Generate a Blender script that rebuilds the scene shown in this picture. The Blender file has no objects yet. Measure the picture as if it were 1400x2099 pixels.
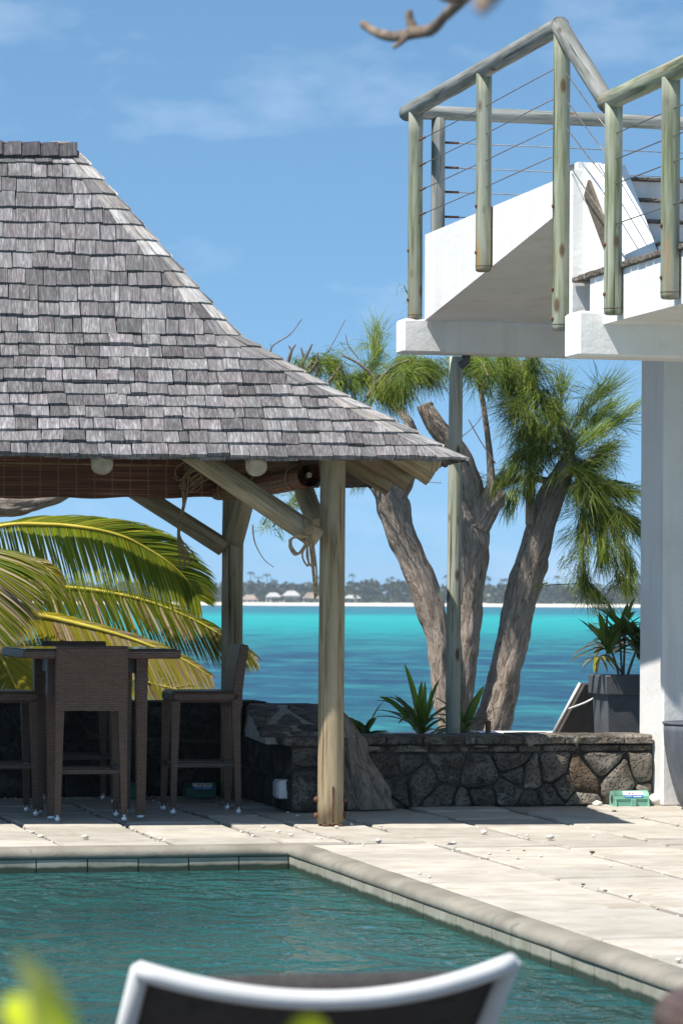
import bpy, math, random
from mathutils import Vector, Matrix, noise as mnoise
random.seed(7)
R = math.radians
# ------------------------------------------------------------------ camera model
TH = R(13.83); FPX = 6500.0; HOR = 1230.0; HC = 1.335; ROLL = 0.0055
ct, st = math.cos(TH), math.sin(TH)
RV = Vector((ct, -st, 0)); FV = Vector((st, ct, 0)); UPV = Vector((0, 0, 1))
def _tr(px, py):
    dx, dz = px - 700.0, HOR - py
    return (dx - ROLL * dz) / FPX, (dz + ROLL * dx) / FPX
def W(px, py, Y):                       # point of the place seen at a pixel, Y metres into the view
    a, b = _tr(px, py)
    p = RV * (a * Y) + FV * Y
    return Vector((p.x, p.y, HC + b * Y))
def G(px, py, z=0.0):                   # ... on the level z
    a, b = _tr(px, py)
    return W(px, py, (z - HC) / b)
def onU(px, py, U):                     # ... on the upright plane x = U
    a, b = _tr(px, py)
    return W(px, py, U / (ct * a + st))
def onV(px, py, Vv):                    # ... on the upright plane y = V
    a, b = _tr(px, py)
    return W(px, py, Vv / (-st * a + ct))
def project(p):
    X = p.x * ct - p.y * st; Y = p.x * st + p.y * ct
    dx, dz = X / Y * FPX, (p.z - HC) / Y * FPX
    return 700 + dx + ROLL * dz, HOR - (dz - ROLL * dx)

sc = bpy.context.scene
C = sc.collection
cam = bpy.data.cameras.new('camera'); camo = bpy.data.objects.new('camera', cam); C.objects.link(camo)
cam.sensor_fit = 'VERTICAL'; cam.sensor_height = 36.0; cam.lens = FPX / 2099 * 36
cam.shift_y = (HOR - 1049.5) / 2099
cam.clip_start = 0.1; cam.clip_end = 60000
camo.matrix_world = Matrix.Translation((0, 0, HC)) @ Matrix.Rotation(-TH, 4, 'Z') @ Matrix.Rotation(R(90), 4, 'X') @ Matrix.Rotation(ROLL, 4, 'Z')
cam.dof.use_dof = True; cam.dof.focus_distance = 19.3; cam.dof.aperture_fstop = 8.0
sc.camera = camo
# ------------------------------------------------------------------ sky, sun, exposure
SUN = Vector((0.56, 0.25, -1.0)).normalized()
world = bpy.data.worlds.new('World'); sc.world = world; world.use_nodes = True
wt = world.node_tree; wt.nodes.clear()
def wn(t, **k):
    n = wt.nodes.new(t)
    for a, b in k.items(): setattr(n, a, b)
    return n
sky = wn('ShaderNodeTexSky', sky_type='NISHITA', sun_disc=False, sun_elevation=math.asin(-SUN.z),
         sun_rotation=math.atan2(-SUN.x, -SUN.y), altitude=0, air_density=0.8, dust_density=0.25, ozone_density=3.0)
tc0 = wn('ShaderNodeTexCoord'); va = wn('ShaderNodeVectorMath', operation='ADD'); va.inputs[1].default_value = (0, 0, 0.15)
vn = wn('ShaderNodeVectorMath', operation='NORMALIZE')
wt.links.new(tc0.outputs['Generated'], va.inputs[0]); wt.links.new(va.outputs[0], vn.inputs[0]); wt.links.new(vn.outputs[0], sky.inputs['Vector'])
hs = wn('ShaderNodeHueSaturation'); hs.inputs['Saturation'].default_value = 1.03
wt.links.new(sky.outputs[0], hs.inputs['Color'])
tc = wn('ShaderNodeTexCoord'); mp = wn('ShaderNodeMapping'); mp.inputs['Scale'].default_value = (9, 9, 22)
mp.inputs['Location'].default_value = (3.1, 1.7, 0.4)
wt.links.new(tc.outputs['Generated'], mp.inputs[0])
cn = wn('ShaderNodeTexNoise'); cn.inputs['Scale'].default_value = 1.0; cn.inputs['Detail'].default_value = 7; cn.inputs['Roughness'].default_value = 0.55
wt.links.new(mp.outputs[0], cn.inputs['Vector'])
cr = wn('ShaderNodeValToRGB'); cr.color_ramp.elements[0].position = 0.53; cr.color_ramp.elements[1].position = 0.86
cr.color_ramp.elements[1].color = (0.5, 0.5, 0.5, 1)
wt.links.new(cn.outputs['Fac'], cr.inputs[0])
cmix = wn('ShaderNodeMixRGB'); cmix.inputs[2].default_value = (6.2, 6.9, 7.9, 1)
tn = wn('ShaderNodeMixRGB', blend_type='MULTIPLY'); tn.inputs[0].default_value = 1; tn.inputs[2].default_value = (0.90, 1.07, 1.0, 1)
wt.links.new(hs.outputs[0], tn.inputs[1])
wt.links.new(cr.outputs[0], cmix.inputs[0]); wt.links.new(tn.outputs[0], cmix.inputs[1])
bg = wn('ShaderNodeBackground'); bg.inputs[1].default_value = 0.098
wo = wn('ShaderNodeOutputWorld')
wt.links.new(cmix.outputs[0], bg.inputs[0]); wt.links.new(bg.outputs[0], wo.inputs[0])
sl = bpy.data.lights.new('sun', 'SUN'); sl.energy = 4.2; sl.angle = R(0.53); sl.color = (1.0, 0.955, 0.89)
so = bpy.data.objects.new('sun', sl); C.objects.link(so)
so.rotation_euler = SUN.to_track_quat('-Z', 'Y').to_euler()
vs = sc.view_settings; vs.view_transform = 'Standard'; vs.look = 'None'; vs.gamma = 1; vs.use_curve_mapping = False; vs.exposure = 0.88
cy = sc.cycles
cy.max_bounces = 8; cy.diffuse_bounces = 5; cy.glossy_bounces = 3; cy.transmission_bounces = 4; cy.volume_bounces = 0; cy.transparent_max_bounces = 6
cy.use_denoising = True; cy.sample_clamp_indirect = 6
try: cy.denoiser = 'OPENIMAGEDENOISE'
except Exception: pass

# ------------------------------------------------------------------ materials
def c4(c): return (c[0], c[1], c[2], 1) if not isinstance(c, (int, float)) else (c, c, c, 1)
class NT:
    def __init__(s, name):
        s.m = bpy.data.materials.new(name); s.m.use_nodes = True; s.t = s.m.node_tree; s.t.nodes.clear()
        s.out = s.n('ShaderNodeOutputMaterial')
    def n(s, t, ins=None, **k):
        x = s.t.nodes.new(t)
        for a, b in k.items(): setattr(x, a, b)
        for a, b in (ins or {}).items():
            if isinstance(b, bpy.types.NodeSocket): s.t.links.new(b, x.inputs[a])
            else: x.inputs[a].default_value = b
        return x
    def ramp(s, fac, stops):
        r = s.n('ShaderNodeValToRGB', {0: fac}); e = r.color_ramp.elements
        while len(e) < len(stops): e.new(0.5)
        for q, (p, c) in zip(e, stops): q.position = p; q.color = c4(c)
        return r.outputs[0]
    def coord(s, which='Object', scale=(1, 1, 1), rnd=False, attr=None):
        if attr: o = s.n('ShaderNodeAttribute', attribute_name=attr).outputs['Vector']
        else: o = s.n('ShaderNodeTexCoord').outputs[which]
        if rnd:
            oi = s.n('ShaderNodeObjectInfo').outputs['Random']
            mm = s.n('ShaderNodeMath', {0: oi, 1: 37.0}, operation='MULTIPLY').outputs[0]
            o = s.n('ShaderNodeVectorMath', {0: o, 1: mm}, operation='ADD').outputs[0]
        return s.n('ShaderNodeMapping', {0: o, 'Scale': scale}).outputs[0]
    def noise(s, v, scale=5, detail=5, rough=0.55, dist=0):
        return s.n('ShaderNodeTexNoise', {'Vector': v, 'Scale': scale, 'Detail': detail, 'Roughness': rough, 'Distortion': dist}).outputs['Fac']
    def mixc(s, f, a, b, mode='MIX'):
        x = s.n('ShaderNodeMixRGB', blend_type=mode)
        for i, q in ((0, f), (1, a), (2, b)):
            if isinstance(q, bpy.types.NodeSocket): s.t.links.new(q, x.inputs[i])
            else: x.inputs[i].default_value = q if i == 0 else c4(q)
        return x.outputs[0]
    def bump(s, h, strength=0.3, dist=0.01):
        return s.n('ShaderNodeBump', {'Height': h, 'Strength': strength, 'Distance': dist}).outputs[0]
    def fin(s, col, rough=0.7, normal=None, metallic=0.0, spec=0.4, **kw):
        b = s.n('ShaderNodeBsdfPrincipled', {'Roughness': rough, 'Metallic': metallic, 'Specular IOR Level': spec})
        if isinstance(col, bpy.types.NodeSocket): s.t.links.new(col, b.inputs['Base Color'])
        else: b.inputs['Base Color'].default_value = c4(col)
        if normal: s.t.links.new(normal, b.inputs['Normal'])
        for k, v in kw.items(): b.inputs[k.replace('_', ' ')].default_value = v
        s.t.links.new(b.outputs[0], s.out.inputs[0]); s.b = b
        return s.m
def mat(name, c1, c2=None, scale=4, rough=0.7, bump=0.3, bscale=40, coord='Object', stretch=(1, 1, 1), rnd=0.0, island=0.0, metallic=0.0,
        spec=0.4, dist=0.01, det=6, lo=0.35, hi=0.65, spots=None):
    n = NT(name); c2 = c2 or c1
    v = n.coord(coord, stretch, rnd > 0)
    col = n.ramp(n.noise(v, scale, det), [(lo, c1), (hi, c2)])
    if spots:                            # (colour, scale, threshold): dirt or lichen with a shape of its own
        f = n.ramp(n.noise(v, spots[1], 4, 0.6), [(spots[2], 0), (spots[2] + 0.07, 1)])
        col = n.mixc(f, col, spots[0])
    if rnd:
        q = n.n('ShaderNodeMapRange', {0: n.n('ShaderNodeObjectInfo').outputs['Random'], 3: 1 - rnd, 4: 1 + rnd}).outputs[0]
        col = n.n('ShaderNodeHueSaturation', {'Color': col, 'Value': q}).outputs[0]
    if island:
        q = n.n('ShaderNodeMapRange', {0: n.n('ShaderNodeNewGeometry').outputs['Random Per Island'], 3: 1 - island, 4: 1 + island}).outputs[0]
        col = n.n('ShaderNodeHueSaturation', {'Color': col, 'Value': q}).outputs[0]
    nb = n.bump(n.noise(v, bscale, 5), bump, dist) if bump else None
    return n.fin(col, rough, nb, metallic, spec)
def leafmat(name, cols, trans=0.4, rough=0.45, spec=0.3):
    n = NT(name)
    q = n.n('ShaderNodeNewGeometry').outputs['Random Per Island']
    col = n.ramp(q, [(i / max(1, len(cols) - 1), c) for i, c in enumerate(cols)])
    ov = n.n('ShaderNodeMapRange', {0: n.n('ShaderNodeObjectInfo').outputs['Random'], 3: 0.68, 4: 1.4}).outputs[0]
    col = n.n('ShaderNodeHueSaturation', {'Color': col, 'Value': ov}).outputs[0]
    d = n.n('ShaderNodeBsdfDiffuse', {0: col}); t = n.n('ShaderNodeBsdfTranslucent', {0: col})
    m1 = n.n('ShaderNodeMixShader', {0: trans, 1: d.outputs[0], 2: t.outputs[0]})
    g = n.n('ShaderNodeBsdfGlossy', {0: c4(0.8), 'Roughness': rough})
    fr = n.n('ShaderNodeFresnel', {'IOR': 1.35})
    f2 = n.n('ShaderNodeMath', {0: fr.outputs[0], 1: spec}, operation='MULTIPLY')
    m2 = n.n('ShaderNodeMixShader', {0: f2.outputs[0], 1: m1.outputs[0], 2: g.outputs[0]})
    n.t.links.new(m2.outputs[0], n.out.inputs[0])
    return n.m
M = {}
def stucco_mat():
    n = NT('white_stucco'); v = n.coord('Object')
    col = n.ramp(n.noise(v, 2.2, 5), [(0.3, (0.66, 0.645, 0.62)), (0.6, (0.73, 0.72, 0.70))])
    stk = n.noise(n.n('ShaderNodeMapping', {0: v, 'Scale': (7, 7, 0.55)}).outputs[0], 1.0, 5, 0.6)
    col = n.mixc(n.ramp(stk, [(0.54, 0), (0.75, 0.55)]), col, (0.52, 0.49, 0.44))
    blot = n.noise(v, 6, 6, 0.7)
    col = n.mixc(n.ramp(blot, [(0.60, 0), (0.72, 0.4)]), col, (0.58, 0.55, 0.50))
    h = n.n('ShaderNodeMath', {0: n.noise(v, 30, 4), 1: n.noise(v, 5, 3)}, operation='ADD').outputs[0]
    return n.fin(col, 0.8, n.bump(h, 0.16, 0.02), 0, 0.3)
M['stucco'] = stucco_mat()
M['concrete'] = mat('coping_concrete', (0.165, 0.148, 0.118), (0.27, 0.245, 0.20), 3.0, 0.85, 0.5, 60, dist=0.006, spots=((0.17, 0.165, 0.13), 6, 0.58))
M['paver'] = mat('paver_stone', (0.36, 0.322, 0.265), (0.45, 0.415, 0.36), 3.0, 0.85, 0.5, 40, rnd=0.15, dist=0.006, spots=((0.345, 0.30, 0.235), 2.2, 0.60))
M['grit'] = mat('joint_grit', (0.05, 0.046, 0.042), (0.15, 0.135, 0.12), 30, 0.95, 0.8, 120)
M['pebble'] = mat('white_pebble', (0.55, 0.51, 0.45), (0.72, 0.70, 0.65), 30, 0.7, 0.4, 90, rnd=0.15)
M['darkpebble'] = mat('dark_pebble', (0.08, 0.075, 0.07), (0.14, 0.13, 0.12), 30, 0.8, 0.4, 90)
M['gravel'] = mat('mixed_gravel', (0.30, 0.27, 0.23), (0.5, 0.47, 0.42), 30, 0.8, 0.4, 90, island=0.55)
M['mortar'] = mat('wall_mortar', (0.04, 0.036, 0.031), (0.10, 0.09, 0.077), 7, 0.95, 0.9, 45, dist=0.02, spots=((0.035, 0.032, 0.028), 3.2, 0.52))
M['palemortar'] = mat('pale_mortar', (0.36, 0.33, 0.285), (0.50, 0.46, 0.41), 9, 0.95, 0.9, 60, dist=0.012)
def stone_mat(name, a, b, c):
    n = NT(name); v = n.coord('Object', (1, 1, 1), True)
    col = n.ramp(n.noise(v, 7, 7, 0.65), [(0.35, a), (0.66, b)])
    pit = n.n('ShaderNodeTexVoronoi', {'Vector': v, 'Scale': 48.0}).outputs['Distance']
    pitf = n.ramp(pit, [(0.12, 1), (0.42, 0)])
    f = n.ramp(n.noise(v, 3.5, 4, 0.6), [(0.56, 0), (0.66, 1)])
    col = n.mixc(f, col, c)
    q = n.n('ShaderNodeMapRange', {0: n.n('ShaderNodeObjectInfo').outputs['Random'], 3: 0.7, 4: 1.35}).outputs[0]
    col = n.n('ShaderNodeHueSaturation', {'Color': col, 'Value': q}).outputs[0]
    h = n.n('ShaderNodeMath', {0: n.noise(v, 22, 8, 0.75), 1: pitf}, operation='SUBTRACT').outputs[0]
    return n.fin(col, 0.92, n.bump(h, 1.0, 0.028), 0, 0.2)
M['basalt'] = stone_mat('basalt', (0.085, 0.072, 0.058), (0.225, 0.192, 0.155), (0.30, 0.262, 0.212))
M['basaltred'] = stone_mat('reddish_basalt', (0.11, 0.075, 0.05), (0.235, 0.175, 0.12), (0.17, 0.13, 0.095))
M['basaltgreylit'] = stone_mat('grey_pitted_sunlit_basalt', (0.115, 0.098, 0.08), (0.26, 0.228, 0.19), (0.33, 0.30, 0.255))  # grey tiles, and the low wall's sunlit end with its brightness in the colour
M['basaltshade'] = stone_mat('shaded_basalt', (0.028, 0.026, 0.024), (0.06, 0.055, 0.05), (0.085, 0.078, 0.07))  # basalt copy with the shade under the pavilion put into its colour
def shingle_mat(name, a, b, c, island):
    n = NT(name)
    v = n.coord(attr='gc', scale=(1, 1, 1))
    if not island:
        oi = n.n('ShaderNodeObjectInfo').outputs['Random']
        mm = n.n('ShaderNodeMath', {0: oi, 1: 91.0}, operation='MULTIPLY').outputs[0]
        v = n.n('ShaderNodeVectorMath', {0: v, 1: mm}, operation='ADD').outputs[0]
        rnd = oi
    else: rnd = n.n('ShaderNodeNewGeometry').outputs['Random Per Island']
    vs_ = n.n('ShaderNodeMapping', {0: v, 'Scale': (24, 2.2, 1)}).outputs[0]
    g = n.noise(vs_, 3.0, 6, 0.6, 1.2)
    col = n.ramp(g, [(0.34, a), (0.52, b), (0.66, c)])
    g2 = n.noise(n.n('ShaderNodeMapping', {0: v, 'Scale': (9, 5, 1)}).outputs[0], 2.0, 4, 0.6)
    col = n.mixc(n.ramp(g2, [(0.5, 0), (0.75, 0.55)]), col, (0.085, 0.078, 0.08))
    q = n.n('ShaderNodeMapRange', {0: rnd, 3: 0.6, 4: 1.38}).outputs[0]
    r2 = n.n('ShaderNodeMath', {0: n.n('ShaderNodeMath', {0: rnd, 1: 17.3}, operation='MULTIPLY').outputs[0]}, operation='FRACT').outputs[0]
    sat = n.n('ShaderNodeMapRange', {0: r2, 3: 0.5, 4: 1.6}).outputs[0]
    col = n.n('ShaderNodeHueSaturation', {'Color': col, 'Value': q, 'Saturation': sat}).outputs[0]
    return n.fin(col, 0.85, n.bump(g, 0.55, 0.006), 0, 0.25)
M['shingle'] = shingle_mat('weathered_shingle', (0.085, 0.078, 0.08), (0.15, 0.14, 0.142), (0.27, 0.258, 0.258), False)
M['shinglej'] = shingle_mat('weathered_shingle_mass', (0.085, 0.078, 0.08), (0.15, 0.14, 0.142), (0.27, 0.258, 0.258), True)
M['shinglehip'] = shingle_mat('bleached_shingle', (0.15, 0.14, 0.135), (0.29, 0.272, 0.258), (0.42, 0.395, 0.375), False)
M['shingleridge'] = shingle_mat('dark_shingle', (0.03, 0.028, 0.03), (0.06, 0.056, 0.06), (0.12, 0.114, 0.118), False)
def pole_mat(name, a, b, c, knots=True, rust=0.0, grey=(0.24, 0.235, 0.23)):
    n = NT(name); v = n.coord('UV', (1, 1, 1), True)
    vs_ = n.n('ShaderNodeMapping', {0: v, 'Scale': (30, 1.6, 1)}).outputs[0]
    g = n.noise(vs_, 1.0, 7, 0.62, 0.8)
    col = n.ramp(g, [(0.36, a), (0.5, b), (0.64, c)])
    big = n.noise(n.n('ShaderNodeMapping', {0: v, 'Scale': (9, 2.2, 1)}).outputs[0], 1.0, 4)
    col = n.mixc(n.ramp(big, [(0.42, 0), (0.66, 0.8)]), col, tuple(0.5 * (x + y) for x, y in zip(c, grey)))
    crack = n.noise(n.n('ShaderNodeMapping', {0: v, 'Scale': (55, 1.0, 1)}).outputs[0], 1.0, 3, 0.5, 0.4)
    crf = n.ramp(crack, [(0.30, 0.85), (0.38, 0)])
    col = n.mixc(crf, col, tuple(x * 0.25 for x in a))
    if knots:
        kv = n.n('ShaderNodeTexVoronoi', {'Vector': n.n('ShaderNodeMapping', {0: v, 'Scale': (8, 3.4, 1)}).outputs[0], 'Scale': 1.0, 'Randomness': 1.0}).outputs['Distance']
        col = n.mixc(n.ramp(kv, [(0.10, 0.9), (0.19, 0)]), col, (0.09, 0.05, 0.028))
    if rust:
        rv = n.noise(n.n('ShaderNodeMapping', {0: v, 'Scale': (16, 0.9, 1)}).outputs[0], 1.0, 3)
        col = n.mixc(n.ramp(rv, [(0.61, 0), (0.68, rust)]), col, (0.36, 0.15, 0.035))
    q = n.n('ShaderNodeMapRange', {0: n.n('ShaderNodeObjectInfo').outputs['Random'], 3: 0.85, 4: 1.12}).outputs[0]
    col = n.n('ShaderNodeHueSaturation', {'Color': col, 'Value': q}).outputs[0]
    return n.fin(col, 0.8, n.bump(g, 0.5, 0.006), 0, 0.3)
M['pole'] = pole_mat('green_treated_pole', (0.085, 0.095, 0.052), (0.185, 0.205, 0.125), (0.29, 0.305, 0.225), True, 0.75)
M['palepole'] = pole_mat('pale_green_pole', (0.19, 0.205, 0.14), (0.36, 0.375, 0.285), (0.47, 0.48, 0.40), True, 0, (0.42, 0.41, 0.38))
M['rail'] = pole_mat('grey_rail_pole', (0.085, 0.09, 0.075), (0.165, 0.172, 0.15), (0.28, 0.285, 0.27), True)
M['post'] = pole_mat('pavilion_pole', (0.135, 0.10, 0.055), (0.265, 0.205, 0.12), (0.37, 0.30, 0.19), False, 0, (0.38, 0.31, 0.205))
M['logend'] = mat('log_end', (0.23, 0.19, 0.135), (0.36, 0.31, 0.235), 14, 0.85, 0.4, 60)
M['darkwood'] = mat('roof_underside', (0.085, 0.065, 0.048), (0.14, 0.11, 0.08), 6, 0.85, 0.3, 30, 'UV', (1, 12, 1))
M['rust'] = mat('rusty_iron', (0.07, 0.03, 0.015), (0.17, 0.075, 0.035), 30, 0.85, 0.5, 90)
M['wire'] = mat('steel_wire', (0.13, 0.11, 0.10), (0.22, 0.20, 0.19), 20, 0.5, 0, metallic=0.5)
def bark_mat(name, a, b, c):
    n = NT(name); v = n.coord('UV', (1, 1, 1), True)
    g = n.noise(n.n('ShaderNodeMapping', {0: v, 'Scale': (38, 8.0, 1)}).outputs[0], 1.0, 9, 0.72, 1.3)
    col = n.ramp(g, [(0.34, a), (0.47, b), (0.62, c)])
    p = n.noise(n.n('ShaderNodeMapping', {0: v, 'Scale': (7, 3, 1)}).outputs[0], 1.0, 4)
    col = n.mixc(n.ramp(p, [(0.52, 0), (0.68, 0.6)]), col, (0.50, 0.44, 0.38))
    return n.fin(col, 0.9, n.bump(g, 1.0, 0.06), 0, 0.2)
M['bark'] = bark_mat('casuarina_bark', (0.14, 0.10, 0.076), (0.46, 0.37, 0.30), (0.64, 0.54, 0.46))
M['bark2'] = bark_mat('drift_wood', (0.13, 0.09, 0.066), (0.42, 0.325, 0.25), (0.62, 0.51, 0.41))
M['twig'] = mat('twig_bark', (0.11, 0.085, 0.07), (0.21, 0.175, 0.15), 30, 0.9, 0.4, 80)
M['neartwig'] = mat('lichen_twig_bark', (0.10, 0.07, 0.05), (0.27, 0.20, 0.145), 28, 0.9, 0.5, 90)
M['cutwood'] = mat('sawn_wood', (0.22, 0.12, 0.065), (0.38, 0.24, 0.15), 40, 0.85, 0.4, 90)
M['needle'] = leafmat('casuarina_needles', [(0.05, 0.095, 0.02), (0.11, 0.17, 0.024), (0.21, 0.26, 0.032), (0.07, 0.125, 0.028), (0.33, 0.35, 0.05)], 0.4, 0.4, 0.25)
M['palm'] = leafmat('palm_leaflets', [(0.09, 0.14, 0.012), (0.18, 0.24, 0.018), (0.32, 0.33, 0.025), (0.15, 0.20, 0.02), (0.48, 0.42, 0.04)], 0.5, 0.35, 0.5)
M['palmy'] = leafmat('yellow_palm_leaflets', [(0.22, 0.24, 0.02), (0.42, 0.36, 0.03), (0.52, 0.42, 0.04), (0.30, 0.30, 0.03)], 0.45, 0.35, 0.8)
M['palmdry'] = leafmat('dry_palm_leaflets', [(0.20, 0.115, 0.06), (0.42, 0.30, 0.19), (0.50, 0.40, 0.28), (0.30, 0.25, 0.08)], 0.3, 0.5, 0.5)
M['rachis'] = mat('palm_rachis', (0.42, 0.34, 0.03), (0.55, 0.45, 0.06), 8, 0.5, 0)
M['strap'] = leafmat('strap_leaves', [(0.075, 0.15, 0.022), (0.14, 0.24, 0.03), (0.25, 0.34, 0.04), (0.11, 0.19, 0.028)], 0.4, 0.3, 0.6)
M['strapy'] = leafmat('yellowed_leaves', [(0.30, 0.30, 0.02), (0.42, 0.38, 0.03), (0.30, 0.16, 0.06)], 0.4, 0.4, 0.8)
M['brightleaf'] = leafmat('bright_leaves', [(0.38, 0.46, 0.01), (0.46, 0.52, 0.015), (0.42, 0.48, 0.012)], 0.5, 0.4, 0.5)
M['straw'] = leafmat('straw', [(0.36, 0.24, 0.13), (0.5, 0.36, 0.22)], 0.2, 0.6, 0.3)
def rattan_mat(name, a, b):
    n = NT(name); v = n.coord('UV')
    br = n.n('ShaderNodeTexBrick', {'Vector': v, 'Scale': 1.0, 'Color1': c4(a), 'Color2': c4(b), 'Mortar': c4(tuple(x * 0.4 for x in a)), 'Mortar Size': 0.0024, 'Brick Width': 0.036, 'Row Height': 0.0105, 'Mortar Smooth': 0.6})
    br.offset = 0.5
    h = n.n('ShaderNodeMath', {0: 1.0, 1: br.outputs['Fac']}, operation='SUBTRACT').outputs[0]
    return n.fin(br.outputs['Color'], 0.42, n.bump(h, 0.9, 0.004), 0, 0.5)
M['rattan'] = rattan_mat('brown_rattan', (0.105, 0.06, 0.04), (0.158, 0.094, 0.063))
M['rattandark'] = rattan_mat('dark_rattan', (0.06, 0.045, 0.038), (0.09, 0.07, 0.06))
M['alu'] = mat('brushed_aluminium', (0.55, 0.55, 0.56), (0.68, 0.68, 0.69), 20, 0.35, 0.1, 90, metallic=0.85)
M['glass'] = mat('dark_glass_top', (0.02, 0.024, 0.03), None, 3, 0.06, 0, spec=0.8)
M['bamboo'] = None
def blind_mat():
    n = NT('bamboo_blind'); v = n.coord('UV')
    s = n.noise(n.n('ShaderNodeMapping', {0: v, 'Scale': (1.2, 85, 1)}).outputs[0], 1.0, 4, 0.6)
    col = n.ramp(s, [(0.3, (0.05, 0.018, 0.009)), (0.50, (0.15, 0.05, 0.022)), (0.60, (0.26, 0.10, 0.045)), (0.68, (0.5, 0.32, 0.17))])
    st_ = n.n('ShaderNodeTexWave', {'Vector': v, 'Scale': 2.6, 'Distortion': 0.0}, wave_type='BANDS', bands_direction='X').outputs['Fac']
    col = n.mixc(n.ramp(st_, [(0.97, 0), (0.995, 0.6)]), col, (0.34, 0.20, 0.08))
    return n.fin(col, 0.5, n.bump(s, 0.8, 0.006), 0, 0.5)
M['bamboo'] = blind_mat()
M['rope'] = mat('cord', (0.24, 0.15, 0.075), (0.46, 0.31, 0.17), 60, 0.8, 0.4, 200)
M['green'] = mat('green_plastic', (0.15, 0.36, 0.26), (0.19, 0.42, 0.31), 10, 0.5, 0.05, 60, rnd=0.1)
M['greenshade'] = mat('shaded_green_plastic', (0.03, 0.12, 0.085), (0.04, 0.15, 0.105), 10, 0.5, 0.05, 60)  # same green plastic, shade painted in for the boxes under the pavilion
M['labelw'] = mat('label_white', (0.78, 0.78, 0.78), None, 3, 0.4, 0)
M['labelb'] = mat('label_blue', (0.03, 0.14, 0.40), (0.06, 0.24, 0.55), 30, 0.4, 0)
M['labelr'] = mat('label_red', (0.45, 0.04, 0.03), None, 3, 0.4, 0)
M['white'] = mat('white_paint', (0.56, 0.555, 0.54), (0.64, 0.635, 0.62), 6, 0.35, 0.05, 40)
M['cushionw'] = mat('white_fabric', (0.72, 0.71, 0.69), (0.80, 0.79, 0.77), 6, 0.9, 0.2, 200)
M['sling'] = mat('dark_sling', (0.035, 0.031, 0.03), (0.055, 0.05, 0.048), 60, 0.75, 0.5, 400)
M['slingbrown'] = mat('brown_sling', (0.05, 0.04, 0.033), (0.075, 0.06, 0.05), 20, 0.8, 0.3, 200)
M['pot'] = mat('grey_planter', (0.06, 0.064, 0.072), (0.10, 0.105, 0.115), 5, 0.6, 0.25, 30)
M['urn'] = mat('slate_urn', (0.075, 0.085, 0.105), (0.13, 0.14, 0.16), 9, 0.55, 0.3, 40, 'Object', (1, 1, 0.25))
M['sand'] = mat('pale_sand', (0.62, 0.55, 0.45), (0.70, 0.63, 0.52), 0.02, 0.95, 0)
M['earth'] = mat('shore_earth', (0.10, 0.085, 0.06), (0.2, 0.17, 0.12), 2, 0.95, 0.5, 20)
M['farleaf'] = leafmat('far_foliage', [(0.03, 0.06, 0.018), (0.05, 0.085, 0.025), (0.09, 0.115, 0.035), (0.035, 0.065, 0.02)], 0.2, 0.6, 0.1)
M['farroof'] = mat('thatch_roof', (0.22, 0.17, 0.12), (0.30, 0.24, 0.18), 0.5, 0.9, 0, rnd=0.3)
M['farwhite'] = mat('villa_white', (0.44, 0.425, 0.40), None, 1, 0.8, 0)
M['fardark'] = mat('villa_opening', (0.06, 0.06, 0.065), None, 1, 0.5, 0)
def tile_mat():
    n = NT('waterline_tile'); v = n.coord('Object')
    col = n.ramp(n.noise(v, 5, 6, 0.6), [(0.35, (0.25, 0.235, 0.18)), (0.65, (0.36, 0.34, 0.275))])
    z = n.n('ShaderNodeSeparateXYZ', {0: v}).outputs[2]
    w = n.n('ShaderNodeMath', {0: n.noise(v, 6, 3), 1: 0.03}, operation='MULTIPLY').outputs[0]
    z2 = n.n('ShaderNodeMath', {0: z, 1: w}, operation='ADD').outputs[0]
    f = n.ramp(n.n('ShaderNodeMapRange', {0: z2, 1: -0.088, 2: -0.074}).outputs[0], [(0, 1), (1, 0)])
    col = n.mixc(f, col, (0.035, 0.05, 0.033))     # algae band along the waterline
    return n.fin(col, 0.5, n.bump(n.noise(v, 30, 5), 0.3, 0.006), 0, 0.4)
M['tile'] = tile_mat()
def pool_mat():
    n = NT('pool_water'); v = n.coord('Object')
    big = n.noise(n.n('ShaderNodeMapping', {0: v, 'Scale': (0.7, 0.35, 1)}).outputs[0], 1.0, 3)
    col = n.ramp(big, [(0.35, (0.010, 0.062, 0.062)), (0.65, (0.020, 0.098, 0.088))])
    w1 = n.noise(n.n('ShaderNodeMapping', {0: v, 'Scale': (1.0, 0.75, 1), 'Rotation': (0, 0, 0.3)}).outputs[0], 3.2, 3, 0.5, 0.8)
    w2 = n.noise(n.n('ShaderNodeMapping', {0: v, 'Scale': (1.0, 0.8, 1), 'Rotation': (0, 0, -0.5)}).outputs[0], 9.0, 2, 0.5, 0.5)
    h = n.n('ShaderNodeMath', {0: w1, 1: n.n('ShaderNodeMath', {0: w2, 1: 0.35}, operation='MULTIPLY').outputs[0]}, operation='ADD').outputs[0]
    m = n.fin(col, 0.05, n.bump(h, 1.0, 0.11), 0, 0.5, IOR=1.33)
    return m
M['pool'] = pool_mat()
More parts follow.
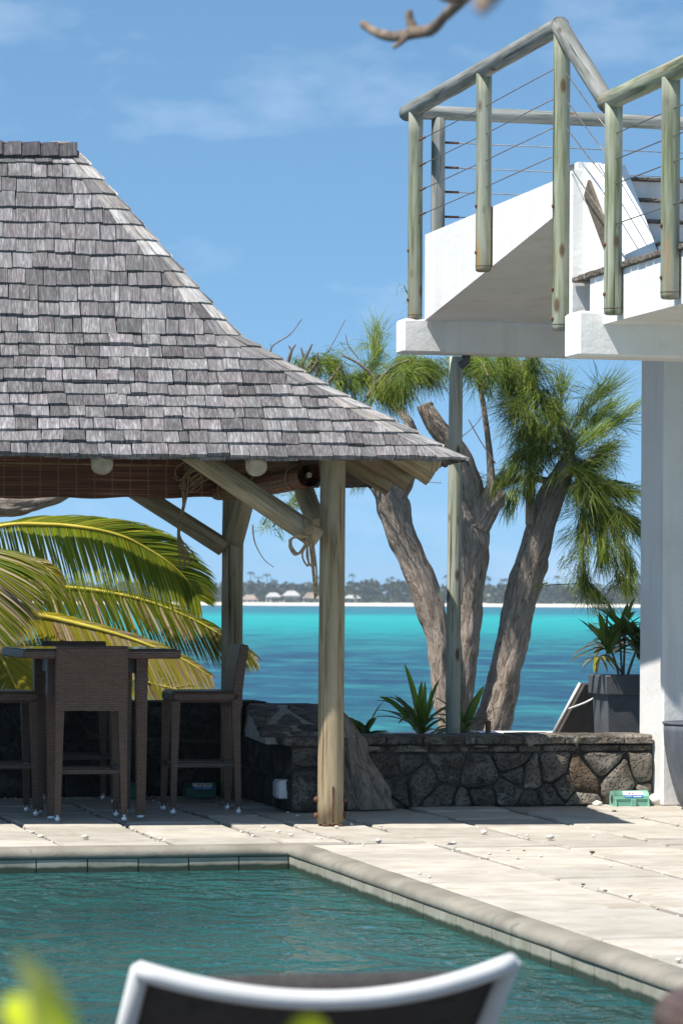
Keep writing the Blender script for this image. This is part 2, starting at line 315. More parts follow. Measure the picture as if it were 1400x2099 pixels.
def sea_mat():
    n = NT('lagoon_water'); v = n.coord('Object')
    d = n.n('ShaderNodeVectorMath', {0: v, 1: (st, ct, 0)}, operation='DOT_PRODUCT').outputs['Value']
    xr = n.n('ShaderNodeVectorMath', {0: v, 1: (ct, -st, 0)}, operation='DOT_PRODUCT').outputs['Value']
    # reef and sand under the water: position along the way out to the far shore, in log steps, broken up by noise
    lg = n.n('ShaderNodeMath', {0: d, 1: 10.0}, operation='LOGARITHM').outputs[0]
    cv = n.n('ShaderNodeCombineXYZ', {0: n.n('ShaderNodeMath', {0: xr, 1: 0.022}, operation='MULTIPLY').outputs[0], 1: n.n('ShaderNodeMath', {0: lg, 1: 9.0}, operation='MULTIPLY').outputs[0]}).outputs[0]
    nz = n.noise(cv, 1.5, 5, 0.6)
    e = n.n('ShaderNodeMath', {0: n.n('ShaderNodeMath', {0: nz, 1: 0.5}, operation='SUBTRACT').outputs[0], 1: 0.22}, operation='MULTIPLY').outputs[0]
    t = n.n('ShaderNodeMath', {0: lg, 1: e}, operation='ADD').outputs[0]
    t = n.n('ShaderNodeMapRange', {0: t, 1: 1.8, 2: 3.2}).outputs[0]
    col = n.ramp(t, [(0.0, (0.024, 0.14, 0.15)), (0.14, (0.012, 0.085, 0.125)), (0.30, (0.012, 0.085, 0.135)), (0.39, (0.010, 0.16, 0.19)), (0.49, (0.005, 0.31, 0.30)), (0.68, (0.005, 0.38, 0.355)), (0.78, (0.006, 0.18, 0.215)), (1.0, (0.010, 0.11, 0.16))])
    n2 = n.noise(n.n('ShaderNodeMapping', {0: v, 'Scale': (1.0, 0.55, 1)}).outputs[0], 0.30, 6, 0.7, 0.6)
    dk = n.ramp(n2, [(0.47, 0), (0.60, 0.85)])
    nearf = n.ramp(t, [(0.40, 1), (0.60, 0.12)])
    f = n.n('ShaderNodeMath', {0: dk, 1: nearf}, operation='MULTIPLY').outputs[0]
    col = n.mixc(f, col, (0.008, 0.035, 0.08))
    n3 = n.noise(n.n('ShaderNodeMapping', {0: v, 'Location': (40, 90, 0), 'Scale': (1, 0.6, 1)}).outputs[0], 0.22, 7, 0.7)
    f3 = n.n('ShaderNodeMath', {0: n.ramp(n3, [(0.50, 0), (0.62, 0.8)]), 1: nearf}, operation='MULTIPLY').outputs[0]
    col = n.mixc(f3, col, (0.03, 0.24, 0.23))
    w = n.noise(n.n('ShaderNodeMapping', {0: v, 'Scale': (0.5, 1.2, 1)}).outputs[0], 0.9, 6, 0.6, 0.5)
    return n.fin(col, 0.35, n.bump(w, 1.0, 0.7), 0, 0.16)
M['sea'] = sea_mat()

# ------------------------------------------------------------------ mesh helpers
class MB:
    def __init__(s): s.v = []; s.f = []; s.uv = []; s.sm = []; s.gc = None
    def face(s, idx, uv=None, sm=False): s.f.append(tuple(idx)); s.uv.append(uv); s.sm.append(sm)
    def hexa(s, p):                      # 8 corners: bottom 0-3 counter-clockwise, top 4-7
        b = len(s.v); s.v += [tuple(q) for q in p]
        for q in ((3, 2, 1, 0), (4, 5, 6, 7), (0, 1, 5, 4), (1, 2, 6, 5), (2, 3, 7, 6), (3, 0, 4, 7)): s.face([b + i for i in q])
        return s
    def box(s, lo, hi):
        (a, b, c), (d, e, f) = lo, hi
        return s.hexa([(a, b, c), (d, b, c), (d, e, c), (a, e, c), (a, b, f), (d, b, f), (d, e, f), (a, e, f)])
    def cbox(s, lo, hi, r=0.006):        # box with its edges rounded off by one chamfer
        (a, b, c), (d, e, f) = lo, hi
        i0 = len(s.v)
        for z, q in ((c, r), (c + r, 0), (f - r, 0), (f, r)):
            x0, x1, y0, y1 = a + q, d - q, b + q, e - q
            k = r
            s.v += [(x0 + k, y0, z), (x1 - k, y0, z), (x1, y0 + k, z), (x1, y1 - k, z), (x1 - k, y1, z), (x0 + k, y1, z), (x0, y1 - k, z), (x0, y0 + k, z)]
        for L in range(3):
            for j in range(8): s.face([i0 + L * 8 + j, i0 + L * 8 + (j + 1) % 8, i0 + L * 8 + 8 + (j + 1) % 8, i0 + L * 8 + 8 + j])
        s.face([i0 + j for j in range(7, -1, -1)]); s.face([i0 + 24 + j for j in range(8)])
        return s
    def prism(s, poly, d):               # planar polygon (list of 3-D points) swept by vector d
        b = len(s.v); n = len(poly); d = Vector(d)
        s.v += [tuple(p) for p in poly] + [tuple(Vector(p) + d) for p in poly]
        s.face([b + i for i in range(n)]); s.face([b + n + i for i in range(n - 1, -1, -1)])
        for i in range(n): s.face([b + i, b + n + i, b + n + (i + 1) % n, b + (i + 1) % n])
        return s
    def tube(s, pts, rad, n=10, caps=True, wob=0.0, seed=0, flat=1.0, ridge=0.0):
        pts = [Vector(p) for p in pts]
        if isinstance(rad, (int, float)): rad = [rad] * len(pts)
        b = len(s.v); ln = 0; prev = None
        t0 = (pts[1] - pts[0]).normalized()
        ref = Vector((0, 0, 1)) if abs(t0.z) < 0.9 else Vector((1, 0, 0))
        a = t0.cross(ref).normalized(); L = []
        for i, p in enumerate(pts):
            t = (pts[min(i + 1, len(pts) - 1)] - pts[max(i - 1, 0)])
            if t.length < 1e-9: t = t0.copy()
            t.normalize()
            a = (a - t * a.dot(t)).normalized(); c = t.cross(a)
            if prev is not None: ln += (p - prev).length
            prev = p; L.append(ln)
            for k in range(n):
                w = 2 * math.pi * k / n
                q = a * math.cos(w) + c * math.sin(w) * flat
                r = rad[i]
                if wob: r *= 1 + wob * mnoise.noise(Vector((p.x * 3 + q.x * 1.6 + seed, p.y * 3 + q.y * 1.6, p.z * 3 + q.z * 1.6))) + 0.6 * wob * mnoise.noise(Vector((p.x * 7 + q.x * 4 + seed, p.y * 7 + q.y * 4, p.z * 5 + q.z * 4)))
                if ridge:
                    z_ = L[-1] * 3.2
                    r *= 1 + ridge * (abs(mnoise.noise(Vector((math.cos(w) * 3.4 + seed, math.sin(w) * 3.4, z_)))) * 1.6 - .5 + .7 * mnoise.noise(Vector((math.cos(w) * 8 + seed, math.sin(w) * 8, z_ * 3))))
                s.v.append(tuple(p + q * r))
        rm = sum(rad) / len(rad)
        for i in range(len(pts) - 1):
            for k in range(n):
                k2 = (k + 1) % n; u0, u1 = 2 * math.pi * rm * k / n, 2 * math.pi * rm * (k + 1) / n
                s.face([b + i * n + k, b + i * n + k2, b + (i + 1) * n + k2, b + (i + 1) * n + k], [(u0, L[i]), (u1, L[i]), (u1, L[i + 1]), (u0, L[i + 1])], True)
        if caps:
            s.face([b + k for k in range(n - 1, -1, -1)]); s.face([b + (len(pts) - 1) * n + k for k in range(n)])
        return s
    def strip(s, pts, wid, nrm, fold=0.0):   # leaf blade along pts, width list, lying across nrm
        b = len(s.v); n = len(pts)
        for i, p in enumerate(pts):
            p = Vector(p); t = (Vector(pts[min(i + 1, n - 1)]) - Vector(pts[max(i - 1, 0)]))
            x = t.cross(nrm)
            x = x.normalized() if x.length > 1e-9 else Vector((1, 0, 0))
            w = wid[i] * 0.5
            if fold:
                y = x.cross(t).normalized() * (w * fold)
                s.v += [tuple(p - x * w + y), tuple(p), tuple(p + x * w + y)]
            else: s.v += [tuple(p - x * w), tuple(p + x * w)]
        k = 3 if fold else 2
        for i in range(n - 1):
            for j in range(k - 1): s.face([b + i * k + j, b + i * k + j + 1, b + (i + 1) * k + j + 1, b + (i + 1) * k + j], [(j, i), (j + 1, i), (j + 1, i + 1), (j, i + 1)])
        return s
    def lathe(s, prof, c, n=20):
        b = len(s.v)
        for r, z in prof:
            for k in range(n): w = 2 * math.pi * k / n; s.v.append((c[0] + r * math.cos(w), c[1] + r * math.sin(w), c[2] + z))
        for i in range(len(prof) - 1):
            for k in range(n): s.face([b + i * n + k, b + i * n + (k + 1) % n, b + (i + 1) * n + (k + 1) % n, b + (i + 1) * n + k], None, True)
        s.face([b + k for k in range(n - 1, -1, -1)]); s.face([b + (len(prof) - 1) * n + k for k in range(n)])
        return s
    def blob(s, c, r, nu=8, nv=6, wob=0.25, seed=0):
        b = len(s.v)
        for j in range(nv + 1):
            ph = math.pi * j / nv
            for k in range(nu):
                w = 2 * math.pi * k / nu; q = Vector((math.sin(ph) * math.cos(w), math.sin(ph) * math.sin(w), math.cos(ph)))
                f = 1 + wob * mnoise.noise(q * 1.3 + Vector((seed, seed * 0.7, 0)))
                s.v.append((c[0] + q.x * r[0] * f, c[1] + q.y * r[1] * f, c[2] + q.z * r[2] * f))
        for j in range(nv):
            for k in range(nu): s.face([b + j * nu + k, b + (j + 1) * nu + k, b + (j + 1) * nu + (k + 1) % nu, b + j * nu + (k + 1) % nu], None, True)
        return s
    def mesh(s, name, m):
        me = bpy.data.meshes.new(name); me.from_pydata(s.v, [], s.f)
        uv = me.uv_layers.new(name='UVMap'); co = []
        V_ = s.v
        for f, u in zip(s.f, s.uv):
            if u is None:
                p0, p1, p2 = V_[f[0]], V_[f[1]], V_[f[2]]
                ax, ay, az = p1[0] - p0[0], p1[1] - p0[1], p1[2] - p0[2]; bx, by, bz = p2[0] - p0[0], p2[1] - p0[1], p2[2] - p0[2]
                nx, ny, nz = abs(ay * bz - az * by), abs(az * bx - ax * bz), abs(ax * by - ay * bx)
                if nx >= ny and nx >= nz: i, j = 1, 2
                elif ny >= nz: i, j = 0, 2
                else: i, j = 0, 1
                for q in f: co += (V_[q][i], V_[q][j])
            else:
                for q in u: co += (q[0], q[1])
        uv.data.foreach_set('uv', co)
        me.polygons.foreach_set('use_smooth', s.sm)
        if s.gc is not None:
            a = me.attributes.new('gc', 'FLOAT_VECTOR', 'POINT'); a.data.foreach_set('vector', [x for q in s.gc for x in q])
        me.materials.append(m if not isinstance(m, str) else M[m]); me.update()
        return me
    def build(s, name, m, parent=None, label=None, local=False, **props):
        return link(name, s.mesh(name, m), parent, label, local, **props)
WM = {}
def link(name, me, parent=None, label=None, local=False, **props):
    o = bpy.data.objects.new(name, me); C.objects.link(o)
    if parent is not None:
        o.parent = parent
        if not local: o.matrix_parent_inverse = WM[parent.name].inverted()
    WM[o.name] = Matrix.Identity(4)
    if label: o['label'] = label
    for k, v in props.items(): o[k] = v
    return o
def thing(name, label, cat, loc=(0, 0, 0), rz=0.0, group=None):
    o = bpy.data.objects.new(name, None); C.objects.link(o); o.location = loc; o.rotation_euler = (0, 0, rz); o.empty_display_size = 0.1
    WM[o.name] = Matrix.Translation(loc) @ Matrix.Rotation(rz, 4, 'Z')
    o['label'] = label; o['category'] = cat
    if group: o['group'] = group
    return o
def copytree(o, parent=None):
    c = o.copy(); C.objects.link(c)
    if parent: c.parent = parent
    for ch in list(o.children): copytree(ch, c)
    return c
def catmull(p, n=5):
    p = [Vector(q) for q in p]; out = []
    for i in range(len(p) - 1):
        a, b, c, d = p[max(i - 1, 0)], p[i], p[i + 1], p[min(i + 2, len(p) - 1)]
        for k in range(n):
            t = k / n
            out.append(0.5 * ((2 * b) + (c - a) * t + (2 * a - 5 * b + 4 * c - d) * t * t + (3 * b - a - 3 * c + d) * t ** 3))
    out.append(p[-1]); return out
def lerpl(l, n):                         # resample a list of numbers to n entries
    r = []
    for i in range(n):
        x = i * (len(l) - 1) / (n - 1); k = min(int(x), len(l) - 2); r.append(l[k] + (l[k + 1] - l[k]) * (x - k))
    return r
rr = random.uniform
# ================================================================== THE SETTING
ZSEA = -1.7
s = MB()
b0 = [-30000, -400, -60, -8, 60, 400, 30000]
s.box((-2500, 27.0, ZSEA - 3), (2500, 2600, ZSEA)); s.build('sea', 'sea', kind='structure')
s = MB()
s.hexa([(-40, 21.5, -4), (40, 21.5, -4), (40, 27.5, -4), (-40, 27.5, -4), (-40, 21.5, -0.06), (40, 21.5, -0.06), (40, 27.5, -0.06), (-40, 27.5, -0.06)])
s.hexa([(-40, 27.5, -4), (40, 27.5, -4), (40, 32, -4), (-40, 32, -4), (-40, 27.5, -0.07), (40, 27.5, -0.07), (40, 32, -2.2), (-40, 32, -2.2)])
s.build('shore_ground', 'earth', kind='structure')
# far shore
YS = 1640.0
def far(X, Y, z): p = RV * X + FV * Y; return Vector((p.x, p.y, ZSEA + z))
s = MB()
for i in range(52):
    x0, x1 = -1300 + i * 50, -1250 + i * 50
    d0, d1 = 12 * mnoise.noise(Vector((x0 * .011, 2, 0))), 12 * mnoise.noise(Vector((x1 * .011, 2, 0)))
    s.hexa([far(x0, YS + d0, -1), far(x1, YS + d1, -1), far(x1, YS + 400, -1), far(x0, YS + 400, -1), far(x0, YS + d0 + 9, 1.5), far(x1, YS + d1 + 9, 1.5), far(x1, YS + 400, 5), far(x0, YS + 400, 5)])
s.build('beach', 'sand', kind='structure')
s = MB(); random.seed(21)
def clump(c, r, n, size):
    for _ in range(n):
        q = Vector((rr(-1, 1), rr(-1, 1), rr(-1, 1)))
        if q.length > 1: q.normalize()
        p = Vector(c) + Vector((q.x * r[0], q.y * r[0], q.z * r[1])); z = size * rr(.6, 1.3)
        a = Vector((rr(-1, 1), rr(-1, 1), rr(-.6, .6))).normalized(); e = a.cross(Vector((rr(-1, 1), rr(-1, 1), rr(-1, 1)))).normalized()
        b = len(s.v); s.v += [tuple(p - a * z - e * z * .5), tuple(p + a * z * .9 - e * z * .6), tuple(p + a * z * .7 + e * z * .7), tuple(p - a * z * .8 + e * z * .6)]
        s.face([b, b + 1, b + 2, b + 3])
for i in range(620):
    X = rr(-250, 250); dY = rr(28, 110); h = rr(6, 11) + 2.2 * mnoise.noise(Vector((X * .02, 5, 0))) + dY * .018
    k = random.random()
    if k < .26:                          # coconut palm
        h *= rr(1.0, 1.3); base = far(X, YS + dY, 1.5); top = far(X + rr(-1.5, 1.5), YS + dY, h + 1)
        s.tube([base, (base + top) * .5 + Vector((rr(-.4, .4), 0, 0)), top], [.28, .22, .16], 4, False)
        for f in range(13):
            w = rr(0, 6.28); u = Vector((math.cos(w), math.sin(w), 0)); L = rr(2.6, 3.9)
            up = rr(-.2, .9)
            s.strip([top, top + u * L * .45 + Vector((0, 0, up * L * .35)), top + u * L * .95 + Vector((0, 0, (up - .7) * L * .45))], [.5, 1.0, .15], Vector((0, 0, 1)))
    else:
        w = rr(2.2, 4.6)
        clump(far(X, YS + dY, 1.5 + h * .52), (w, h * .5), 70, 1.0)
for i in range(330):
    clump(far(rr(-260, 260), YS + rr(24, 60), 3.6), (4.0, 2.6), 26, .95)
for i in range(120):
    clump(far(rr(-250, 250), YS + rr(15, 20), 2.6), (2.6, 1.5), 18, .7)
s.build('far_wood', 'farleaf', None, 'hazy green belt of palms and trees along the far shore', kind='stuff', category='wood')
def villa(px, wpx, py0, py1, lab, tall=False, thatch=False):
    Yv = YS + 22; k = Yv / FPX
    X = (px - 700) * k; w = wpx * k; h = (py1 - py0) * k
    b = far(X, Yv, 1.4)
    t = thing('villa', lab, 'house', b, 0, 'villas on the far shore')
    a = RV; d = FV
    hh = h * (.42 if thatch else .58)
    def quad(x0, x1, y0, y1, z0, z1): return [b + a * x0 + d * y0 + UPV * z0, b + a * x1 + d * y0 + UPV * z0, b + a * x1 + d * y1 + UPV * z0, b + a * x0 + d * y1 + UPV * z0, b + a * x0 + d * y0 + UPV * z1, b + a * x1 + d * y0 + UPV * z1, b + a * x1 + d * y1 + UPV * z1, b + a * x0 + d * y1 + UPV * z1]
    MB().hexa(quad(-w / 2, w / 2, 0, 6, 0, hh)).build('wall', 'farwhite', t)
    m = MB(); e = .6; i0 = len(m.v)
    pts = [(-w / 2 - e, -e, hh), (w / 2 + e, -e, hh), (w / 2 + e, 6 + e, hh), (-w / 2 - e, 6 + e, hh), (-w * .22, 3, h), (w * .22, 3, h)]
    m.v += [tuple(b + a * x + d * y + UPV * (z + .02)) for x, y, z in pts]
    for f in ((0, 1, 5, 4), (1, 2, 5), (2, 3, 4, 5), (3, 0, 4), (3, 2, 1, 0)): m.face(f)
    m.build('roof', 'farroof' if thatch else 'farwhite', t)
    nn = 3 if w > 6 else 2
    for i in range(nn):
        x = -w / 2 + w * (i + .5) / nn
        MB().hexa(quad(x - w * .09, x + w * .09, -.06, .1, .3, hh * .75)).build('window', 'fardark', t)
villa(512, 34, 1216, 1232, 'small thatched villa on the far shore, seen between the two pavilion posts, farthest left', thatch=True)
villa(560, 30, 1210, 1231, 'white villa on the far shore, left one of the white pair between the pavilion posts')
villa(597, 34, 1206, 1231, 'white villa on the far shore with a tall roof, left of the hanging cord')
villa(638, 34, 1208, 1230, 'grey-roofed villa on the far shore just left of the front pavilion post', thatch=True)
villa(722, 36, 1214, 1231, 'white villa on the far shore just right of the front pavilion post')

# ------------------------------------------------------------------ terrace and pool
UP_, VPOOL = 3.96, G(400, 1733).y
NOSE = 0.125
random.seed(3)
ter = MB(); zb = -0.04
ter.box((-8, VPOOL - .1, -.5), (12, 21.9, zb)); ter.box((UP_ - .1, 8.0, -.5), (12, VPOOL - .1, zb)); ter.box((-8, -4, -.5), (12, 8.0, -.004))
terrace = ter.build('terrace', 'grit', None, kind='structure')
paver_me = []
for k in range(6):
    m = MB(); e = .5
    # unit paver, edges a little worn; scaled per piece
    c = .012; prof = [(0, -1, 0), (0, 0 - .22, 0), (.012, 0, 0)]
    i0 = 0; N_ = 4
    ring = []
    pts = []
    for (sx, sy) in ((-1, -1), (1, -1), (1, 1), (-1, 1)):
        pass
    def loop(inset, z):
        out = []
        for side in range(4):
            for j in range(N_):
                f = j / N_
                a = [(-.5, -.5), (.5, -.5), (.5, .5), (-.5, .5)]; p, q = a[side], a[(side + 1) % 4]
                x, y = p[0] + (q[0] - p[0]) * f, p[1] + (q[1] - p[1]) * f
                jit = .006 * mnoise.noise(Vector((x * 4 + k * 3, y * 4, z * 3)))
                x -= math.copysign(inset, x) if abs(x) > .4999 else 0; y -= math.copysign(inset, y) if abs(y) > .4999 else 0
                out.append((x * (1 + jit), y * (1 + jit), z))
        return out
    L = [loop(0, -1), loop(0, -.22), loop(.016, 0)]
    for l in L: m.v += l
    n = 16
    for r_ in range(2):
        for j in range(n): m.face([r_ * n + j, r_ * n + (j + 1) % n, (r_ + 1) * n + (j + 1) % n, (r_ + 1) * n + j])
    m.face([2 * n + j for j in range(n)])
    paver_me.append(m.mesh('paver', 'paver'))
cols = [-.4, .2, .81, 1.42, 2.03, 2.64, 3.25, 3.85, 4.22, 4.67, 5.30, 5.90, 6.50, 7.12, 7.74, 8.36, 8.98, 9.6]
def place_paver(x0, x1, y0, y1):
    cx, cy_ = (x0 + x1) / 2, (y0 + y1) / 2
    vis = False
    for q in ((x0, y0), (x1, y0), (x0, y1), (x1, y1)):
        a, b = project(Vector((q[0], q[1], 0)))
        if -60 < a < 2050 and b < 2180: vis = True
    if not vis: return
    o = link('paver', random.choice(paver_me), terrace, None, True)
    o.matrix_local = Matrix.Translation((cx, cy_, rr(-.008, .006))) @ Matrix.Rotation(rr(-.006, .006), 4, 'Z') @ Matrix.Rotation(rr(-.006, .006), 4, 'X') @ Matrix.Rotation(rr(-.004, .004), 4, 'Y') @ Matrix.Diagonal((x1 - x0, y1 - y0, .05, 1))
JV = .036; JU = .024
for i in range(len(cols) - 1):
    a, b = cols[i], cols[i + 1]
    off = rr(0, .3) if i % 2 else rr(.3, .6)
    y = VPOOL + .004
    first = True
    while y < 21.7:
        L = (.28 + off * .6) if first else rr(.55, .68); first = False
        place_paver(a + JV / 2 + rr(0, .012), b - JV / 2 - rr(0, .012), y + JU / 2, min(y + L - JU / 2 - rr(0, .006), 21.85)); y += L
    if b > UP_ + .5:
        y = VPOOL - .004; first = True
        while y > 9.0:
            L = (.25 + off * .5) if first else rr(.57, .67); first = False
            a2 = UP_ + .004 if i == 8 else a
            if b - a2 > .1: place_paver(a2 + JV / 2 + rr(0, .01), b - JV / 2 - rr(0, .01), y - L + JU / 2, y - JU / 2)
            y -= L
# coping: rounded concrete rim along the far and the right side
pool = thing('swimming_pool', 'swimming pool with green water and rounded concrete rim beside the terrace', 'pool', (UP_, VPOOL, 0))
prof = [(0, -.25), (0, .006), (.02, .008), (NOSE - .085, .007), (NOSE - .055, .005), (NOSE - .03, .0), (NOSE - .011, -.010), (NOSE - .001, -.024), (NOSE, -.044), (NOSE - .006, -.054), (NOSE - .03, -.056), (NOSE - .03, -.25)]
m = MB(); n = len(prof)
def ringv(px_, py_, ux, uy):
    for d, z in prof: m.v.append((px_ + ux * d, py_ + uy * d, z))
stn = []
for k in range(41): stn.append((-7 + (UP_ + 7) * k / 40, VPOOL, 0, -1, 0))
for i, (x, y, ux, uy, _) in enumerate(stn):
    x_ = x
    for d, z in prof: m.v.append((min(x_, UP_ - d) if i == 40 else x_, y - d + .004 * mnoise.noise(Vector((x * 2, z * 9, d * 4))), z + .003 * mnoise.noise(Vector((x * 3, d * 9, 1)))))
for k in range(1, 41):
    y = VPOOL - (VPOOL - 8.2) * k / 40
    for d, z in prof: m.v.append((UP_ - d + .004 * mnoise.noise(Vector((y * 2, z * 9, d * 4))), y if k else y, z + .003 * mnoise.noise(Vector((y * 3, d * 9, 3)))))
for i in range(80):
    for j in range(n - 1): m.face([i * n + j, i * n + j + 1, (i + 1) * n + j + 1, (i + 1) * n + j], None, 1 < j < 10)
m.build('coping', 'concrete', pool)
s = MB(); s.box((-7, VPOOL - NOSE + .09, -1.6), (UP_ - NOSE + .3, VPOOL - NOSE + .2, -.1)); s.box((UP_ - NOSE + .09, 8.0, -1.6), (UP_ - NOSE + .2, VPOOL - NOSE, -.1))
s.box((-7, 7.9, -1.7), (UP_, VPOOL, -1.6)); s.box((-7.2, 8.0, -1.6), (-7, VPOOL, -.004)); s.box((-7, 7.8, -1.6), (UP_, 8.0, -.1)); s.build('basin_wall', 'tile', pool)
TW = .275
random.seed(11)
x = UP_ - NOSE + .006 - .004
while x > -1.3:
    w = TW
    MB().box((x - w + .007, VPOOL - NOSE + .006 + rr(0, .003), -.36), (x, VPOOL - NOSE + .0885, -.0575)).build('waterline_tile', 'tile', pool); x -= w
y = VPOOL - NOSE + .002
while y > 9.6:
    MB().box((UP_ - NOSE + .006 + rr(0, .003), y - TW + .007, -.36), (UP_ - NOSE + .0885, y, -.0575)).build('waterline_tile', 'tile', pool); y -= TW
s = MB(); s.v += [(-7, 8.0, -.128), (UP_ - NOSE + .088, 8.0, -.128), (UP_ - NOSE + .088, VPOOL - NOSE + .088, -.128), (-7, VPOOL - NOSE + .088, -.128)]; s.face((0, 1, 2, 3)); s.build('pool_water', 'pool', None, kind='structure')

# pebbles: the ones that show, then the grit between the pavers
random.seed(5)
peb_me = []
for k in range(5):
    q = MB(); q.blob((0, 0, .35), (1, .8, .5), 9, 6, .5, k * 3.1); peb_me.append(q.mesh('pebble', 'pebble'))
pebs = [(991, 1709, 13), (1127, 1720, 16), (775, 1727, 13), (610, 1675, 9), (866, 1648, 9), (930, 1731, 10), (1002, 1753, 8), (540, 1697, 8), (570, 1707, 10), (597, 1714, 9), (655, 1722, 9), (85, 1718, 12), (176, 1719, 14), (272, 1702, 7), (330, 1722, 7), (68, 1709, 9), (1040, 1745, 7), (1108, 1757, 7), (1215, 1716, 7), (1290, 1838, 9), (1390, 1972, 14), (1316, 1677, 7), (1250, 1777, 6), (465, 1660, 9), (590, 1668, 7), (690, 1698, 9), (720, 1692, 8), (860, 1793, 8), (880, 1800, 7), (1060, 1762, 7), (940, 1745, 6), (1080, 1715, 6), (780, 1696, 6), (745, 1733, 6)]
for (x, y, r_) in pebs:
    p = G(x, y, 0); Y = p.x * st + p.y * ct; k = r_ * .62 * Y / FPX
    o = link('white_pebble', random.choice(peb_me), None, 'small white coral pebble lying loose on the pale paving', True, category='pebble', group='white pebbles scattered on the paving')
    o.matrix_world = Matrix.Translation((p.x, p.y, .003)) @ Matrix.Rotation(rr(0, 6.28), 4, 'Z') @ Matrix.Diagonal((k, k, k, 1))
for (x, y, r_) in [(1213, 1748, 10), (923, 1732, 11), (1240, 1827, 8), (1195, 1814, 8), (1258, 1664, 9), (1074, 1745, 6)]:
    p = G(x, y, 0); Y = p.x * st + p.y * ct; k = r_ * .6 * Y / FPX
    q = MB(); q.blob((p.x, p.y, k * .3), (k, k * .8, k * .45), 9, 6, .5, x * .1); q.build('dark_pebble', 'darkpebble', None, 'small dark stone lying in a joint of the pale paving', category='pebble', group='dark stones in the paving joints')
s = MB()
for _ in range(2600):
    cx = random.choice(cols[2:]) + random.gauss(0, .012)
    cy_ = rr(10.5, 21.6)
    if cx < UP_ + .1 and cy_ < VPOOL + .02: continue
    k = rr(.004, .012) if random.random() < .93 else rr(.012, .018)
    s.blob((cx, cy_, -.022 + k * .5), (k, k, k * .7), 5, 3, .3, cx * 9 + cy_)
for _ in range(500):
    cx, cy_ = rr(2, 7.2), 20.95 + abs(random.gauss(0, .12)) * (-1) + .25
    k = rr(.004, .011); s.blob((cx, cy_ - .1, k * .4), (k, k, k * .7), 5, 3, .3, cx * 9)
s.build('joint_gravel', 'gravel', None, 'fine pale gravel filling the joints between the pavers', kind='stuff', category='gravel')

# ------------------------------------------------------------------ basalt walls
def clip(poly, nx, ny, d):
    out = []
    for i in range(len(poly)):
        a, b = poly[i], poly[(i + 1) % len(poly)]
        da, db = a[0] * nx + a[1] * ny - d, b[0] * nx + b[1] * ny - d
        if da <= 0: out.append(a)
        if (da < 0) != (db < 0) and abs(da - db) > 1e-12:
            t = da / (da - db); out.append((a[0] + (b[0] - a[0]) * t, a[1] + (b[1] - a[1]) * t))
    return out
def voronoi(seeds, x0, x1, y0, y1, gap):
    cells = []
    for i, p in enumerate(seeds):
        poly = [(x0, y0), (x1, y0), (x1, y1), (x0, y1)]
        for j, q in enumerate(seeds):
            if i == j: continue
            nx, ny = q[0] - p[0], q[1] - p[1]; L = math.hypot(nx, ny)
            if L > 2.0: continue
            nx /= L; ny /= L
            poly = clip(poly, nx, ny, ((p[0] + q[0]) / 2 * nx + (p[1] + q[1]) / 2 * ny) - gap / 2)
            if len(poly) < 3: break
        if len(poly) >= 3: cells.append(poly)
    return cells
def chaikin(p, n=1):
    for _ in range(n):
        q = []
        for i in range(len(p)):
            a, b = p[i], p[(i + 1) % len(p)]
            q += [(a[0] * .87 + b[0] * .13, a[1] * .87 + b[1] * .13), (a[0] * .13 + b[0] * .87, a[1] * .13 + b[1] * .87)]
        p = q
    return p
def stone(poly, org, ex, ey, en, parent, m, proud=.03, name='stone'):
    p = chaikin(poly, 2); n = len(p)
    p = [(x + .010 * mnoise.noise(Vector((x * 25, y * 25, 7))), y + .010 * mnoise.noise(Vector((x * 25, y * 25, 17)))) for x, y in p]; cx = sum(a for a, b in p) / n; cy_ = sum(b for a, b in p) / n
    q = MB(); sd = rr(0, 50)
    for f, h in ((1.0, -.3), (1.0, .15), (.965, .72), (.87, .96), (.5, 1.04)):
        for a, b in p:
            x, y = cx + (a - cx) * f, cy_ + (b - cy_) * f
            z = h * proud + (.012 * mnoise.noise(Vector((x * 17 + sd, y * 17, 0))) + .022 * mnoise.noise(Vector((x * 6 + sd, y * 6, 3))) if h > .3 else 0)
            q.v.append(tuple(org + ex * x + ey * y + en * z))
    for r_ in range(4):
        for j in range(n): q.face([r_ * n + j, r_ * n + (j + 1) % n, (r_ + 1) * n + (j + 1) % n, (r_ + 1) * n + j], None, True)
    q.v.append(tuple(org + ex * cx + ey * cy_ + en * (proud * 1.05))); c = len(q.v) - 1
    for j in range(n): q.face([4 * n + j, 4 * n + (j + 1) % n, c], None, True)
    return q.build(name, m, parent)
EX, EY, EZ = Vector((1, 0, 0)), Vector((0, 1, 0)), Vector((0, 0, 1))
random.seed(14)
VW = G(1100, 1652).y                         # front of the low wall
UR = 6.965
UL = onV(700, 1600, VW).x
HW = onV(1100, 1507, VW).z
low = thing('stone_wall', 'low wall of rounded basalt stones with flat coping beside the white pillar', 'wall', (UL, VW, 0))
MB().box((UL, VW, 0), (UR, VW + .42, HW - .05)).build('wall_core', 'mortar', low)
